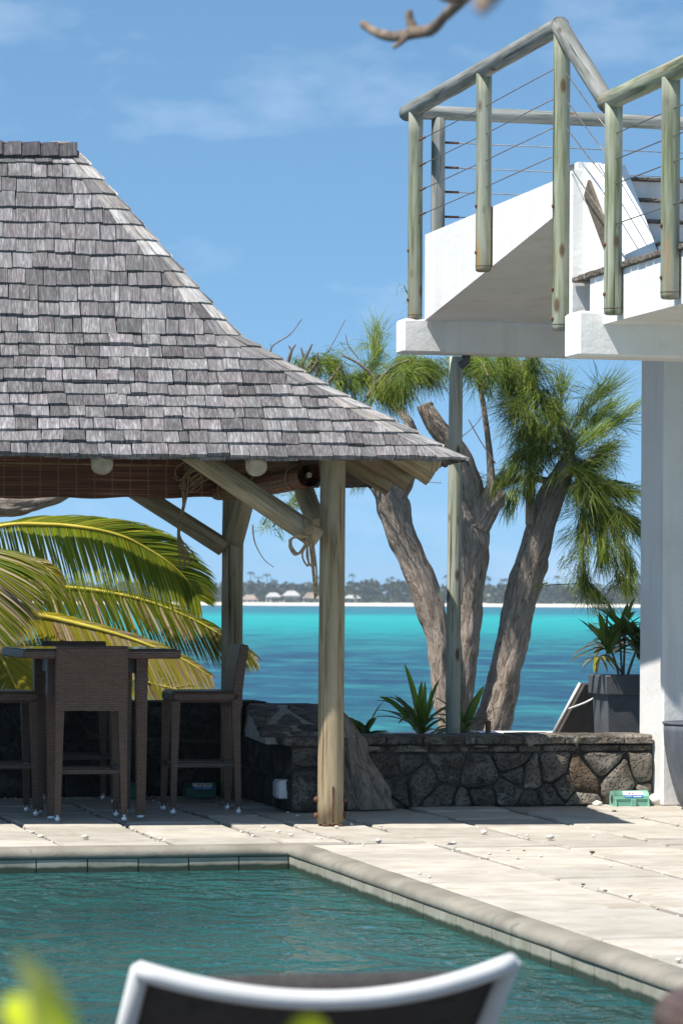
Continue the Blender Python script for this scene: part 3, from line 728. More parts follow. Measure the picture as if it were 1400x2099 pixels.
# seeds follow the stones of the photograph (pixels)
sd = [(795, 1575), (800, 1610), (780, 1640), (868, 1600), (912, 1572), (905, 1640), (982, 1590), (985, 1640), (1042, 1625), (1085, 1590), (1130, 1580), (1128, 1632), (1192, 1595), (1185, 1650), (1268, 1600), (1325, 1580), (1332, 1625), (1050, 1560), (722, 1600), (1085, 1648), (1300, 1655), (832, 1558), (1060, 1588), (1150, 1614), (948, 1654), (1230, 1560)]
seeds = [(onV(x, y, VW).x, onV(x, y, VW).z) for x, y in sd]
cells = voronoi(seeds, UL, UR, .004, HW - .112, .012)
redp = (onV(1195, 1590, VW).x, onV(1195, 1590, VW).z)
for c in cells:
    cx = sum(a for a, b in c) / len(c); pxx = project(Vector((cx, VW, .2)))[0]
    cz = sum(b for a, b in c) / len(c)
    mm = 'basaltred' if abs(cx - redp[0]) < .13 and abs(cz - redp[1]) < .12 else ('basaltgreylit' if pxx > 1040 else 'basalt')  # right of the roof shadow: paler stones, sunlight put into their colour
    stone(c, Vector((0, VW, 0)), EX, EZ, -EY, low, mm, rr(.014, .042))
x = UL                                       # lower coping course, rough and half plastered
while x < UR - .02:
    w = min(rr(.16, .34), UR - x); 
    if UR - x - w < .1: w = UR - x
    stone([(x + .006, HW - .108), (x + w - .006, HW - .108 + rr(0, .01)), (x + w - .006, HW - .062 - rr(0, .008)), (x + .006, HW - .062)], Vector((0, VW, 0)), EX, EZ, -EY, low, 'basalt', rr(.02, .035)); x += w
x = UL - .02
while x < UR - .02:                          # flat coping slabs
    w = min(rr(.24, .42), UR - x)
    if UR - x - w < .12: w = UR - x
    q = MB(); i0 = 0; nx_ = 6
    top = HW + rr(-.006, .006)
    for z, ins in ((HW - .056, .012), (HW - .05, 0), (top - .012, 0), (top, .014)):
        for (sx, fy) in [(x + .005 + (w - .01) * k / nx_, 0) for k in range(nx_ + 1)] + [(x + .005 + (w - .01) * (nx_ - k) / nx_, 1) for k in range(nx_ + 1)]:
            jit = .012 * mnoise.noise(Vector((sx * 9, z * 30, fy)))
            q.v.append((sx, (VW - .045 + ins + jit) if fy == 0 else VW + .43 - ins, z + .006 * mnoise.noise(Vector((sx * 12, fy * 5, z * 20)))))
    n = 2 * (nx_ + 1)
    for r_ in range(3):
        for j in range(n): q.face([r_ * n + j, r_ * n + (j + 1) % n, (r_ + 1) * n + (j + 1) % n, (r_ + 1) * n + j])
    for k in range(nx_): q.face([3 * n + k, 3 * n + k + 1, 3 * n + n - 2 - k, 3 * n + n - 1 - k])
    q.build('coping_slab', 'basalt' if project(Vector((x, VW, .4)))[0] < 1060 else 'basaltgreylit', low); x += w  # slabs on the sunlit end get the paler tone too
# low mortar patches in the joints of the coping
for (x, y, w, h) in [(968, 1518, 5, 8), (1085, 1520, 8, 10), (760, 1534, 22, 5), (860, 1538, 14, 4), (1180, 1520, 5, 8), (985, 1530, 18, 2)]:
    p = onV(x, y, VW - .04); k = (p.x * st + p.y * ct) / FPX
    q = MB(); q.blob((p.x, p.y, p.z), (w * k, .012, h * k), 10, 6, .7, x); q.build('mortar_patch', 'concrete', low)

# rear wall of the pavilion and the buttress with the sloping top
random.seed(31)
VB = G(250, 1634).y
HB = onV(300, 1440, VB).z
xr_ = onV(512, 1500, VB).x
rear = thing('stone_wall', 'basalt wall in the shade, its stones coloured darker for it, behind the bar stools', 'wall', (1.5, VB, 0))
MB().box((-2.5, VB, 0), (xr_ + .5, VB + .4, HB - .02)).build('wall_core', 'mortar', rear)
seeds = []
for i in range(14):
    for j in range(4): seeds.append((-0.1 + i * .27 + rr(-.09, .09) + (j % 2) * .13, .08 + j * .165 + rr(-.05, .05)))
for c in voronoi(seeds, -.2, xr_ + .04, .004, HB - .03, .022): stone(c, Vector((0, VB, 0)), EX, EZ, -EY, rear, 'basaltshade', rr(.025, .045))  # rear wall stones, painted darker for the shade they stand in
x = -.2
while x < xr_:
    w = rr(.2, .36); q = MB(); q.cbox((x, VB - .03, HB - .035), (x + w - .012, VB + .4, HB + rr(-.006, .008)), .01); q.build('coping_slab', 'basaltshade', rear); x += w
VQ = G(625, 1664).y; q0 = onV(598, 1600, VQ).x; q1 = onV(705, 1600, VQ).x; HQ = onV(640, 1512, VQ).z
but = thing('stone_buttress', 'stone buttress with sloping mortared top behind the front pavilion post', 'wall', (q0, VQ, 0))
VT = VQ + .42; V2 = VB + .1; HT = onV(600, 1437, VB - .1).z
MB().box((q0, VQ, 0), (q1, VB + .3, HQ - .03)).build('wall_core', 'mortar', but)
tl = onV(511, 1470, VB - .1).x; tr = q1 + .12
sl_ = MB(); sl_.hexa([(q0 - .12, VQ + .2, HQ - .05), (q1, VQ + .2, HQ - .05), (tr, VB + .3, HQ - .05), (tl, VB + .3, HQ - .05), (q0 - .12, VQ + .25, HQ - .01), (q1, VQ + .25, HQ - .01), (tr, VB - .05, HT - .03), (tl, VB - .05, HT - .03)]); sl_.build('sloping_top', 'palemortar', but)
so_ = Vector((q0 - .12, VQ + .25, HQ - .01)); sy_ = (Vector((tl, VB - .05, HT - .03)) - so_); Ls = sy_.length; sy_.normalize(); sx_ = EX - sy_ * EX.dot(sy_); sx_.normalize(); sn_ = sx_.cross(sy_)
if sn_.z < 0: sn_ = -sn_
for c in voronoi([(.08, .1), (.25, .14), (.43, .08), (.12, .36), (.34, .40), (.56, .30), (.2, .62), (.45, .66), (.62, .58), (.02, .66)], -.02, .6, .01, Ls, .06): stone(c, so_, sx_, sy_, sn_, but, 'basalt', .016)
for (z0, z1) in ((.004, .26), (.285, HQ - .06)):
    x = q0
    while x < q1 - .05:
        w = rr(.2, .3); stone([(x, z0), (min(x + w, q1) - .015, z0), (min(x + w, q1) - .015, z1), (x, z1)], Vector((0, VQ, 0)), EX, EZ, -EY, but, 'basalt', .03); x += w
y = VQ
while y < VB - .05:
    w = rr(.16, .3)
    for (z0, z1) in ((.004, .2), (.22, HQ - .06)): stone([(y, z0), (min(y + w, VB) - .015, z0), (min(y + w, VB) - .015, z1), (y, z1)], Vector((q0, 0, 0)), EY, EZ, -EX, but, 'basaltshade', .03)  # receding side gets the shaded copy, darker in colour
    y += w
q = MB(); q.cbox((q0 - .05, VQ - .045, HQ - .052), (q1 + .02, VQ + .26, HQ), .012); q.build('coping_slab', 'basalt', but)
pb = onU(572, 1617, q0 - .06)
eb = thing('outlet_box', 'small white outlet box fixed low on the stone buttress', 'outlet', (pb.x, pb.y, pb.z))
MB().cbox((pb.x - .02, pb.y - .07, pb.z - .06), (pb.x + .055, pb.y + .07, pb.z + .06), .008).build('box', 'white', eb)
MB().cbox((pb.x - .028, pb.y - .055, pb.z - .045), (pb.x - .0205, pb.y + .055, pb.z + .045), .003).build('cover', 'white', eb)
# ================================================================== PAVILION
random.seed(41)
P1 = G(677, 1694); P1 = P1 + FV * .075
P2 = G(473, 1635); P2 = P2 + FV * .06
PHI = R(6.5)
E = (RV * math.cos(PHI) + FV * math.sin(PHI)); NI = (FV * math.cos(PHI) - RV * math.sin(PHI))
a_, b_ = _tr(941, 938)
dd = P1.dot(NI) - .52
Yc = dd / (math.cos(PHI) - a_ * math.sin(PHI))
CR = W(941, 938, Yc)
def hip(px, py):                          # run and rise at which the hip passes a pixel
    lo, hi = 0.0, 4.0
    for _ in range(50):
        a = (lo + hi) / 2; p = CR - E * a + NI * a
        if project(p)[0] > px: lo = a
        else: hi = a
    Y = p.dot(FV); return a, W(px, py, Y).z - CR.z
r1, h1 = hip(487, 690); r2, h2 = hip(150, 308)
prof = [(0, 0), (r1 * .52, h1 * .50), (r1, h1), (r2, h2)]
RIDGE = 1.7; WF = 2 * r2 + RIDGE; DF = 2 * r2
pav = thing('pavilion', 'open timber pavilion with hipped grey wooden shingle roof beside the pool', 'pavilion', (P1.x, P1.y, 0))
def rp(a, u, z=0.0, face=0):              # roof point: run a in from the eave, u along it
    o, ud, nd, _ = FACES[face]
    h = 0
    for (x0, y0), (x1, y1) in zip(prof, prof[1:]):
        if a >= x0 - 1e-9: h = y0 + (y1 - y0) * (min(a, x1) - x0) / (x1 - x0)
    return o + ud * u + nd * a + UPV * (h + z)
FACES = [(CR, -E, NI, WF), (CR + NI * DF, -NI, -E, DF), (CR + NI * DF - E * WF, E, -NI, WF), (CR - E * WF, NI, E, DF)]
rd = MB(); TH_ = .025
for k, (o, ud, nd, w) in enumerate(FACES):
    for (x0, _), (x1, _) in zip(prof, prof[1:]):
        b = len(rd.v); rd.v += [tuple(rp(a, u, z, k)) for z in (-.012, -.012 - TH_) for a, u in ((max(x0, .05), max(x0, .05)), (max(x0, .05), w - max(x0, .05)), (x1, w - x1), (x1, x1))]
        rd.face([b, b + 3, b + 2, b + 1]); rd.face([b + 4, b + 5, b + 6, b + 7])
        if x0 == 0: rd.face([b, b + 1, b + 5, b + 4])
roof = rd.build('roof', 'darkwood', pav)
def shingle_mesh(w, L, k, name='shingle', m='shingle'):
    q = MB(); t0, t1 = .015 + .004 * (k % 3), .004; q.gc = []
    nseg = 3; e = []
    for y, t in ((0, t0), (.5 * L, (t0 + t1) * .5 + .0015), (L, t1)):
        for zt in (0, 1):
            for j in range(nseg + 1):
                x = -w / 2 + w * j / nseg
                yy = y + (.005 * mnoise.noise(Vector((x * 30 + k * 7, 1, k))) if y == 0 else 0)
                zz = zt * t + (.004 * mnoise.noise(Vector((x * 14 + k * 5, y * 6, k))) if zt else -.001)
                q.v.append((x, yy, zz)); q.gc.append((x + k * 1.3, yy + k * .7, 0))
    n = nseg + 1
    for r_ in range(2):
        for j in range(nseg):
            a = r_ * 2 * n + n + j; c = (r_ + 1) * 2 * n + n + j
            q.face([a, a + 1, c + 1, c])
        for j in (0, nseg):
            a = r_ * 2 * n + j; c = (r_ + 1) * 2 * n + j
            q.face([a, c, c + n, a + n] if j == 0 else [a + n, c + n, c, a])
    for j in range(nseg): q.face([j, j + 1, n + j + 1, n + j])
    return q
SM = [[shingle_mesh(w, .27, k + 9 * i).mesh('shingle', 'shingle') for k in range(4)] for i, w in enumerate((.05, .075, .092, .106, .122, .145))]
SW = (.05, .075, .092, .106, .122, .145)
SQ = [[shingle_mesh(w, .27, k + 9 * i) for k in range(2)] for i, w in enumerate(SW)]
rows = []
def slope_rows():
    # arc positions of the courses
    seg = []; acc = 0
    for (x0, y0), (x1, y1) in zip(prof, prof[1:]): L = math.hypot(x1 - x0, y1 - y0); seg.append((acc, acc + L, x0, y0, x1, y1)); acc += L
    low_len = seg[1][1]; up = seg[2][1] - low_len
    n1, n2 = 10, 12
    S = [-.03 + (low_len + .03) * i / n1 for i in range(n1)] + [low_len + up * i / n2 for i in range(n2)]
    out = []
    for i, s_ in enumerate(S):
        for (a0, a1, x0, y0, x1, y1) in seg:
            if s_ < a1 or (a0, a1) == seg[-1][:2]:
                t = (s_ - a0) / (a1 - a0); d = Vector((x1 - x0, y1 - y0)).normalized(); out.append((x0 + (x1 - x0) * t, y0 + (y1 - y0) * t, d, (S[i + 1] - s_) if i + 1 < len(S) else up / n2)); break
    st_ = list(out[0]); d0 = st_[2]; out.insert(0, (st_[0] + d0.x * .012 + d0.y * .02, st_[1] + d0.y * .012 - d0.x * .02, d0, st_[3]))
    return out
ROWS = slope_rows()
indiv = []; joined = MB(); joined.gc = []
def clipf(p, face):                      # keep a piece on its own side of the hips
    o, ud, nd, w = face; q = p - o; u = q.dot(ud); a = q.dot(nd)
    if u < a - .012: p = p + ud * (a - .012 - u)
    if u > w - a + .012: p = p + ud * (w - a + .012 - u)
    return p
def add_joined(me, mtx, face):
    b = len(joined.v); ro = (rr(0, 80), rr(0, 80), 0)
    for v, g in zip(me.v, me.gc): joined.v.append(tuple(clipf(mtx @ Vector(v), face))); joined.gc.append((g[0] + ro[0], g[1] + ro[1], 0))
    for f in me.f: joined.face([b + i for i in f])
for k, (o, ud, nd, w) in enumerate(FACES):
    for ri, (a, h, d, ex) in enumerate(ROWS):
        up_ = nd * d.x + UPV * d.y; nn = ud.cross(up_)
        if nn.z < 0: nn = -nn
        xd = up_.cross(nn)
        u = a - .02; end = w - a + .02; SH = 0
        u += rr(0, .04)
        if k == 0: u = a + .115
        yl = 1.0 if ri < len(ROWS) - 2 else (.75 if ri == len(ROWS) - 2 else .4)
        while u < end - .03:
            i = random.choices(range(6), (1, 2, 4, 5, 5, 3))[0]; sw = SW[i]
            pos = o + ud * (u + sw / 2) + nd * a + UPV * h
            mtx = Matrix((xd, up_, nn)).transposed().to_4x4(); mtx.translation = pos + up_ * (rr(-.008, .008) + .016 * mnoise.noise(Vector((u * 1.3, ri * 5.1, k)))) + nn * rr(0, .005)
            mtx = mtx @ Matrix.Rotation(random.gauss(0, .014), 4, 'Z') @ Matrix.Rotation(-.055 + random.gauss(0, .012), 4, 'X') @ Matrix.Rotation(rr(-.015, .015), 4, 'Y') @ Matrix.Diagonal((1, yl, 1, 1))
            q = project(pos)
            if k == 0 and ri and u < a + .30 * d.x and SH < 2:
                SH += 1; me_ = random.choice(SQ[i]); cq = MB(); cq.gc = list(me_.gc); cq.v = [tuple(clipf(mtx @ Vector(v), FACES[0])) for v in me_.v]; cq.f = me_.f; cq.uv = me_.uv; cq.sm = me_.sm; cq.build('shingle', 'shingle', roof)
            elif k == 0 and ri and q[0] > -25: indiv.append((sw * ex * (1.3 - abs(q[0] - 500) / 4000), i, mtx))
            else: add_joined(random.choice(SQ[i]), mtx, FACES[k])
            u += sw + rr(.002, .007)
indiv.sort(key=lambda t: -t[0])
hipn = len(ROWS) * 4
for n_, (_, i, mtx) in enumerate(indiv):
    if n_ < 300 - hipn:
        o = link('shingle', random.choice(SM[i]), roof, None, True); o.matrix_local = mtx
    else: add_joined(random.choice(SQ[i]), mtx, FACES[0])
o = joined.build('shingle_courses', 'shinglej', roof, kind='stuff')
# hip pieces, cut to the slope of the hip
for k in (0, 1):
    o, ud, nd, w = FACES[k]
    for ri, (a, h, d, ex) in enumerate(ROWS):
        if ri == 0: continue
        up_ = nd * d.x + UPV * d.y
        L = ex * 1.55
        a2 = a + d.x * L; h2_ = h + d.y * L
        nn = ud.cross(up_); nn = nn if nn.z > 0 else -nn
        for j in range(2):
            if k == 0: b0, b1, t0, t1 = (-.008, .072, -.004, .05) if j == 0 else (.074, .15, .052, .10)
            else: b0, b1, t0, t1 = (-.022, .10, -.006, .07) if j == 0 else (.102, .2, .072, .12)
            def P(aa, hh, uu, z):
                U_ = aa + uu if k == 0 else w - aa - uu
                return o + ud * U_ + nd * aa + UPV * hh + nn * z
            q = MB(); q.gc = []
            z0 = .024 - .006 * j + rr(0, .004)
            pts = [P(a, h, b0 + rr(-.006, .004), z0), P(a, h, b1, z0), P(a2, h2_, t1, .006), P(a2, h2_, t0, .006)]
            if j == 0: pts[0] -= up_ * .012
            th = nn * -.016
            q.v += [tuple(p + th) for p in pts] + [tuple(p) for p in pts]
            q.gc += [(b0 * 1.0 + j, 0, 0), (b1 + j, 0, 0), (b1 + j, L, 0), (b0 + j, L, 0)] * 2
            for f in ((4, 5, 6, 7), (0, 1, 5, 4), (1, 2, 6, 5), (2, 3, 7, 6), (3, 0, 4, 7), (3, 2, 1, 0)): q.face(f)
            if k == 0: q.build('hip_shingle', 'shinglehip' if (j == 0 or random.random() < .55) else 'shingle', roof)
            else: q.build('hip_shingle', 'shinglehip', roof)
# ridge cap: overlapping dark pieces on both sides
rdir = E; a, h = r2, h2
for k in range(14):
    u = r2 - .015 + k * .118
    if u > r2 + RIDGE: break
    for f_ in (0, 2):
        o, ud, nd, w = FACES[f_]
        uu = u if f_ == 0 else w - u - .125
        up_ = (nd * (prof[3][0] - prof[2][0]) + UPV * (prof[3][1] - prof[2][1])).normalized(); nn = ud.cross(up_); nn = nn if nn.z > 0 else -nn
        top = o + ud * uu + nd * r2 + UPV * h2
        q = MB(); q.gc = []
        lift = [.028 + .012, .028][:]
        z_ = (.040, .026) if f_ == 0 else (.026, .040)
        pts = [top - up_ * .085 + nn * z_[0], top - up_ * .085 + nn * z_[1] + ud * .128, top + up_ * .035 + nn * (z_[1]) + ud * .128, top + up_ * .035 + nn * z_[0]]
        th = nn * -.02
        q.v += [tuple(p + th) for p in pts] + [tuple(p) for p in pts]; q.gc += [(0, 0, 0), (.128, 0, 0), (.128, .12, 0), (0, .12, 0)] * 2
        for f in ((4, 5, 6, 7), (0, 1, 5, 4), (1, 2, 6, 5), (2, 3, 7, 6), (3, 0, 4, 7), (3, 2, 1, 0)): q.face(f)
        q.build('ridge_shingle', 'shingleridge', roof)
# posts, braces, plates, rafters
def log(name, p, q, r0, r1_, m='post', parent=pav, n=18, label=None, wob=.03):
    k = max(4, int((Vector(q) - Vector(p)).length / .12)); pts = [Vector(p).lerp(Vector(q), i / k) for i in range(k + 1)]
    return MB().tube(pts, lerpl([r0, r1_], k + 1), n, True, wob, rr(0, 50)).build(name, m, parent, label)
ZT = CR.z + .20
def pole(p, r, par=pav): return log('post', (p.x, p.y, .012), (p.x + .004, p.y, ZT + .06), r, r * .97, 'post', par)
po = pole(P1, .077)
q = MB(); q.cbox((P1.x - .06, P1.y - .07, .001), (P1.x + .06, P1.y + .07, .0115), .003); q.build('base_plate', 'rust', po)
f_ = W(683, 1650, P1.dot(FV) - .0755); q = MB(); q.cbox((f_.x - .006, f_.y - .004, .02), (f_.x + .005, f_.y + .03, .235), .002); q.build('slot', 'rust', po)
for s_ in (-1, 1):
    for z in (.06, .155):
        c = P1 + RV * (s_ * .083); q = MB(); q.blob((c.x, c.y, z), (.018, .018, .017), 8, 6, .1, z); q.build('bolt', 'rust', po)
P3 = P1 - E * 2.9; P4 = P2 - E * 2.9
for p in (P2, P3, P4): pole(p, .073)
q = MB(); q.blob((P2.x - .02, P2.y, 0.02), (.1, .1, .02), 8, 4, .1, 1)
for a, b in ((P1, P2), (P3, P4)): log('wall_plate', a - NI * .08 + UPV * (ZT - a.z), b + NI * .08 + UPV * (ZT - b.z), .06, .065)
for a, b in ((P3, P1), (P4, P2)): log('wall_plate', a - E * .1 + UPV * (ZT - .05 - a.z), b + E * .1 + UPV * (ZT - .05 - b.z), .06, .065)
log('brace', onV(651, 1104, P1.y - .10), onV(380, 921, P1.y - .10), .068, .064)
log('brace', onU(651, 1080, P1.x), onU(606, 955, P1.x), .06, .06)
log('brace', onV(459, 1122, P2.y), onV(268, 1000, P2.y), .063, .06)
log('brace', onU(478, 1118, P2.x + .01), onU(512, 985, P2.x + .01), .066, .066)
sl1 = math.atan2(prof[1][1], prof[1][0])
def rafter(face, u, inn=.03, L=1.3, r=.062, drop=.085):
    o, ud, nd, w = FACES[face]
    p = o + ud * u + nd * inn + UPV * (inn * math.tan(sl1) - drop); d = nd * math.cos(sl1) + UPV * math.sin(sl1)
    lg = log('rafter', p, p + d * L, r, r, 'post', pav, 16)
    q = MB(); n0 = 16; sx = ud; sz = d.cross(ud).normalized()
    q.v += [tuple(p - d * .003 + sx * (.052 * math.cos(2 * math.pi * k / 16)) + sz * (.052 * math.sin(2 * math.pi * k / 16))) for k in range(16)]; q.face(range(16)); q.build('end_grain', 'logend', lg)
def u_at(px):                             # place along the front eave seen at px
    lo, hi = 0, WF
    for _ in range(40):
        m_ = (lo + hi) / 2
        if project(CR - E * m_ + NI * .03)[0] > px: lo = m_
        else: hi = m_
    return lo
for px in (-120, 210, 526): rafter(0, u_at(px))
for d_ in (1.0, 2.0, 2.95): rafter(1, DF - d_, .02, min(1.2, d_ * .8, (DF - d_) * .8))
log('hip_rafter', CR - E * .12 + NI * .12 + UPV * -.04, CR - E * .9 + NI * .9 + UPV * (h1 * .84 - .16), .05, .05)

# ------------------------------------------------------------------ blinds and cords
yb = P2.y - .085
A = onV(-70, 1020, yb); B = onV(441, 1019, yb); T = onV(200, 935, yb).z
bl = thing('bamboo_blind', 'dark brown bamboo blind half rolled up across the back of the pavilion', 'blind', (A.x, A.y, A.z))
q = MB(); n = 24
for i in range(n + 1):
    x = A.x + (B.x - A.x) * i / n; zz = A.z + (B.z - A.z) * i / n + .006 * math.sin(i * .9)
    q.v += [(x, yb - .012 + .004 * math.sin(i * .7), T), (x, yb - .02, (T + zz) * .5), (x, yb - .03 + .003 * math.sin(i), zz), (x, yb + .0, zz - .004), (x, yb + .012, T)]
for i in range(n):
    for j in range(4): q.face([i * 5 + j, i * 5 + j + 1, i * 5 + j + 6, i * 5 + j + 5])
q.build('slats', 'bamboo', bl)
q = MB(); q.cbox((A.x, yb - .06, T - .05), (B.x, yb - .025, T + .03), .006); q.build('valance', 'bamboo', bl)
q = MB(); q.tube([(A.x, yb - .045, T - .056), (B.x, yb - .045, T - .056)], .008, 6); q.build('batten', 'rope', bl)
def rolled(p, q_, rad, turns, lab):
    p, q_ = Vector(p), Vector(q_); t = thing('rolled_blind', lab, 'blind', tuple(p))
    d = (q_ - p).normalized(); a = d.cross(UPV).normalized(); c = a.cross(d); m = MB(); N_ = int(turns * 18)
    for i in range(N_ + 1):
        w = 2 * math.pi * turns * i / N_; r = .018 + (rad - .018) * i / N_; r *= 1 + .05 * math.sin(w * 2.3)
        o_ = a * math.cos(w) * r + c * math.sin(w) * r
        for k in range(9): m.v.append(tuple(p.lerp(q_, k / 8) + o_ * (1 + .04 * mnoise.noise(Vector((k * 1.7, i * .2, 0)))) - UPV * (.015 * math.sin(math.pi * k / 8))))
    Lr = (q_ - p).length
    for i in range(N_):
        arc0, arc1 = i * .02, (i + 1) * .02
        for k in range(8): m.face([i * 9 + k, (i + 1) * 9 + k, (i + 1) * 9 + k + 1, i * 9 + k + 1], [(Lr * k / 8, arc0), (Lr * k / 8, arc1), (Lr * (k + 1) / 8, arc1), (Lr * (k + 1) / 8, arc0)], True)
    m.build('roll', 'bamboo', t)
    MB().tube([p - d * .004, q_ + d * .004], .017, 10).build('core_rod', 'logend', t)
    m = MB(); m.hexa([p + a * rad * .9 + c * 0, q_ + a * rad * .9, q_ + a * rad * .86, p + a * rad * .86, p + a * rad * .5 + UPV * .25, q_ + a * rad * .5 + UPV * .25, q_ + a * rad * .46 + UPV * .25, p + a * rad * .46 + UPV * .25]); m.build('hanging_sheet', 'bamboo', t)
    for f in (.12, .5, .88):
        cpt = p.lerp(q_, f); m = MB(); m.tube([cpt + a * (rad * 1.04 * math.cos(w * .5236)) + c * (rad * 1.04 * math.sin(w * .5236)) - UPV * (.015 * math.sin(math.pi * f)) for w in range(13)], .004, 5); m.build('tie', 'rope', t)
rolled(onU(634, 974, P1.x - .03), onU(450, 1004, P1.x - .03 - .10), .078, 4, 'rolled bamboo blind with spiral end along the right side of the pavilion')
def cord(name, paths, lab, r=.0055):
    t = thing(name, lab, 'cord', tuple(paths[0][0]))
    for p in paths: MB().tube(catmull(p, 6), r, 6).build('cord_loop', 'rope', t)
random.seed(77)
def at(x, y, Y): return W(x, y, Y)
Yk = onV(390, 980, P2.y - .15).dot(FV)
paths = []
for k in range(7):
    c0 = (rr(375, 415), rr(960, 995)); paths.append([at(c0[0] + rr(20, 34) * math.cos(w + k) * rr(.6, 1), c0[1] + rr(16, 28) * math.sin(w + k * .7) * rr(.6, 1), Yk - .04 + rr(-.02, .02)) for w in (0, 1, 2, 3, 4, 5, 6.3, 7.2)])
for k in range(4): paths.append([at(388 + rr(-6, 6), 940, Yk), at(385 + rr(-10, 10), 1000, Yk - .05), at(372 + rr(-7, 7), 1045, Yk - .05), at(370 + rr(-3, 3), 1072, Yk - .04)])
for k in range(3): paths.append([at(366 + 3 * k, 1072, Yk - .05), at(360 + rr(0, 10), 1110, Yk - .05), at(372 + 9 * k, 1165 - 8 * k, Yk - .06), at(380 + 9 * k, 1150 - 6 * k, Yk - .05), at(368 + 2 * k, 1105, Yk - .05), at(364, 1070, Yk - .05)])
cord('blind_cord', paths, 'tangled hank of brown cord hanging from the back of the pavilion')
Yk = onV(630, 1090, P1.y - .19).dot(FV); paths = []
for k in range(4): paths.append([at(624 + 5 * k, 1063 + 3 * k, Yk + .02), at(628 + 5 * k, 1085, Yk - .012), at(621 + 5 * k, 1108, Yk - .0), at(630 + 5 * k, 1112, Yk + .1), at(640 + 5 * k, 1080, Yk + .1), at(624 + 5 * k, 1063 + 3 * k, Yk + .02)])
for k in range(5): paths.append([at(628 + k, 1100, Yk - .02), at(606 - 3 * k, 1098 + 2 * k, Yk - .03), at(593 + 3 * k, 1118 + 3 * k, Yk - .03), at(606 + 2 * k, 1138 - k, Yk - .04), at(624, 1118 + 2 * k, Yk - .03), at(629 + k, 1100, Yk - .02)])
for k in range(3): paths.append([at(628 + 4 * k, 1105, Yk - .03), at(620 + 9 * k, 1140, Yk - .03), at(632 + 7 * k, 1160, Yk - .04), at(630 + 5 * k, 1120, Yk - .03)])
for k in range(2): paths.append([at(634 + 3 * k, 1110, Yk - .03), at(640 + 3 * k, 1160, Yk - .03), at(646 + 3 * k, 1228 - 4 * k, Yk - .03), at(643 + 6 * k, 1170, Yk - .03), at(638 + 4 * k, 1110, Yk - .03)])
cord('blind_cord', paths, 'brown cord tied round the front brace with long loops hanging down')
p = W(518, 1050, 22.2); 

# ================================================================== WHITE HOUSE WITH ROOF TERRACE
random.seed(51)
UF, UB = 5.61, 5.47
pf = W(863, 480, 21.3); VF = pf.y                         # far end of the upper terrace
zt1 = onU(1000, 427, UF).z                                # parapet top, upper terrace
n1 = onU(1166, 400, UF); VN = n1.y                        # near end of the upper terrace
bz0 = onV(840, 723, VF).z; bz1 = onV(840, 654, VF).z       # beam
house = thing('house', 'white rendered house wing with stepped roof terrace and round timber railings', 'house', (7.0, 20.0, 0))
URT = 9.6
s = MB(); s.cbox((UB, VF - .04, bz0), (URT, VF + .17, bz1), .012); s.build('beam', 'stucco', house)
# upper terrace edge: top level, underside rising towards the pool
za = onU(872, 657, UF).z; zb_ = onU(1132, 440, UF).z
def vz(v, z, u): return (u, v, z)
s = MB(); s.prism([(UF, VF - .05, zt1), (UF, VF - .05, za), (UF, VN + .02, zb_ + .02), (UF, VN, zt1)], (.11, 0, 0)); s.build('parapet', 'stucco', house)
s = MB(); s.prism([(UF + .11, VF - .05, zt1 - .16), (UF + .11, VF - .05, za + .003), (UF + .11, VN + .02, zb_ + .023), (UF + .11, VN + .004, zt1 - .16)], (URT - UF - .11, 0, 0)); s.build('terrace_slab', 'stucco', house)
# pilaster strip at the near end, running down to the lower terrace
zd = onU(1180, 573, UF).z                                 # lower terrace deck edge
zc = onU(1400, 622, UF).z                                 # its underside
b2f = onU(1186, 700, UB).y; b2b = onU(1156, 700, UB).y
z20 = onV(1200, 729, b2f).z; z21 = onV(1200, 637, b2f).z
s = MB(); s.cbox((UB, b2f, z20), (URT, b2b, z21), .012); s.build('beam', 'stucco', house)
s = MB(); s.box((UF - .012, VN - .11, z21 - .02), (UF + .13, VN + .0, zt1 + .012)); s.build('pilaster', 'stucco', house)
VE = 12.6
s = MB(); s.box((UF, VE, zc + .0), (UF + .11, b2b - .03, zd - .02)); s.build('parapet', 'stucco', house)
s = MB(); s.box((UF + .11, VE + .003, zc + .004), (URT, b2b - .034, zd - .03)); s.build('terrace_slab', 'stucco', house)
y = VN - .12; k = 0
while y > VE:
    w = rr(.10, .14); s = MB(); s.cbox((UF - .022, y - w + .006, zd - .018 + rr(-.003, .003)), (UF + .16, y, zd + .014 + rr(-.003, .003)), .005); s.build('edge_tile', 'shingleridge' if False else 'basaltgreylit', house); y -= w
# steps up to the upper terrace, rising away from the pool
VS = onU(1281, 528, UF + .05).y
nst = 4; rise = (zt1 - .02 - zd) / nst; run = (VN - VS) / (nst - .4)
for i in range(nst):
    v0 = VS + i * run
    s = MB(); s.box((UF + .26, v0 + .02, zd - .01), (URT - .004, VN + .16 + .01 * i, zd + rise * (i + 1) - .022)); s.build('step', 'stucco', house)
    x = UF + .255
    while x < 8.2:
        w = rr(.28, .34); s = MB(); s.cbox((x, v0 - .012, zd + rise * (i + 1) - .021), (x + w - .006, v0 + run + .05, zd + rise * (i + 1) + rr(-.001, .002)), .004); s.build('tread_tile', 'basaltgreylit', house); x += w
sp = [(UF + .05, VS, zd - .01), (UF + .05, VN - .111, zd - .01), (UF + .05, VN - .111, zt1 + .03), (UF + .05, VN - .26, zt1 + .03), (UF + .05, VS - .0, zd + .06)]
s = MB(); s.prism(sp, (.2, 0, 0)); s.build('stair_string', 'stucco', house)
s = MB(); s.box((UF + .02, VN - .10, zt1 + .013), (UF + .16, VN + .06, zt1 + .06)); s.build('string_cap', 'stucco', house)
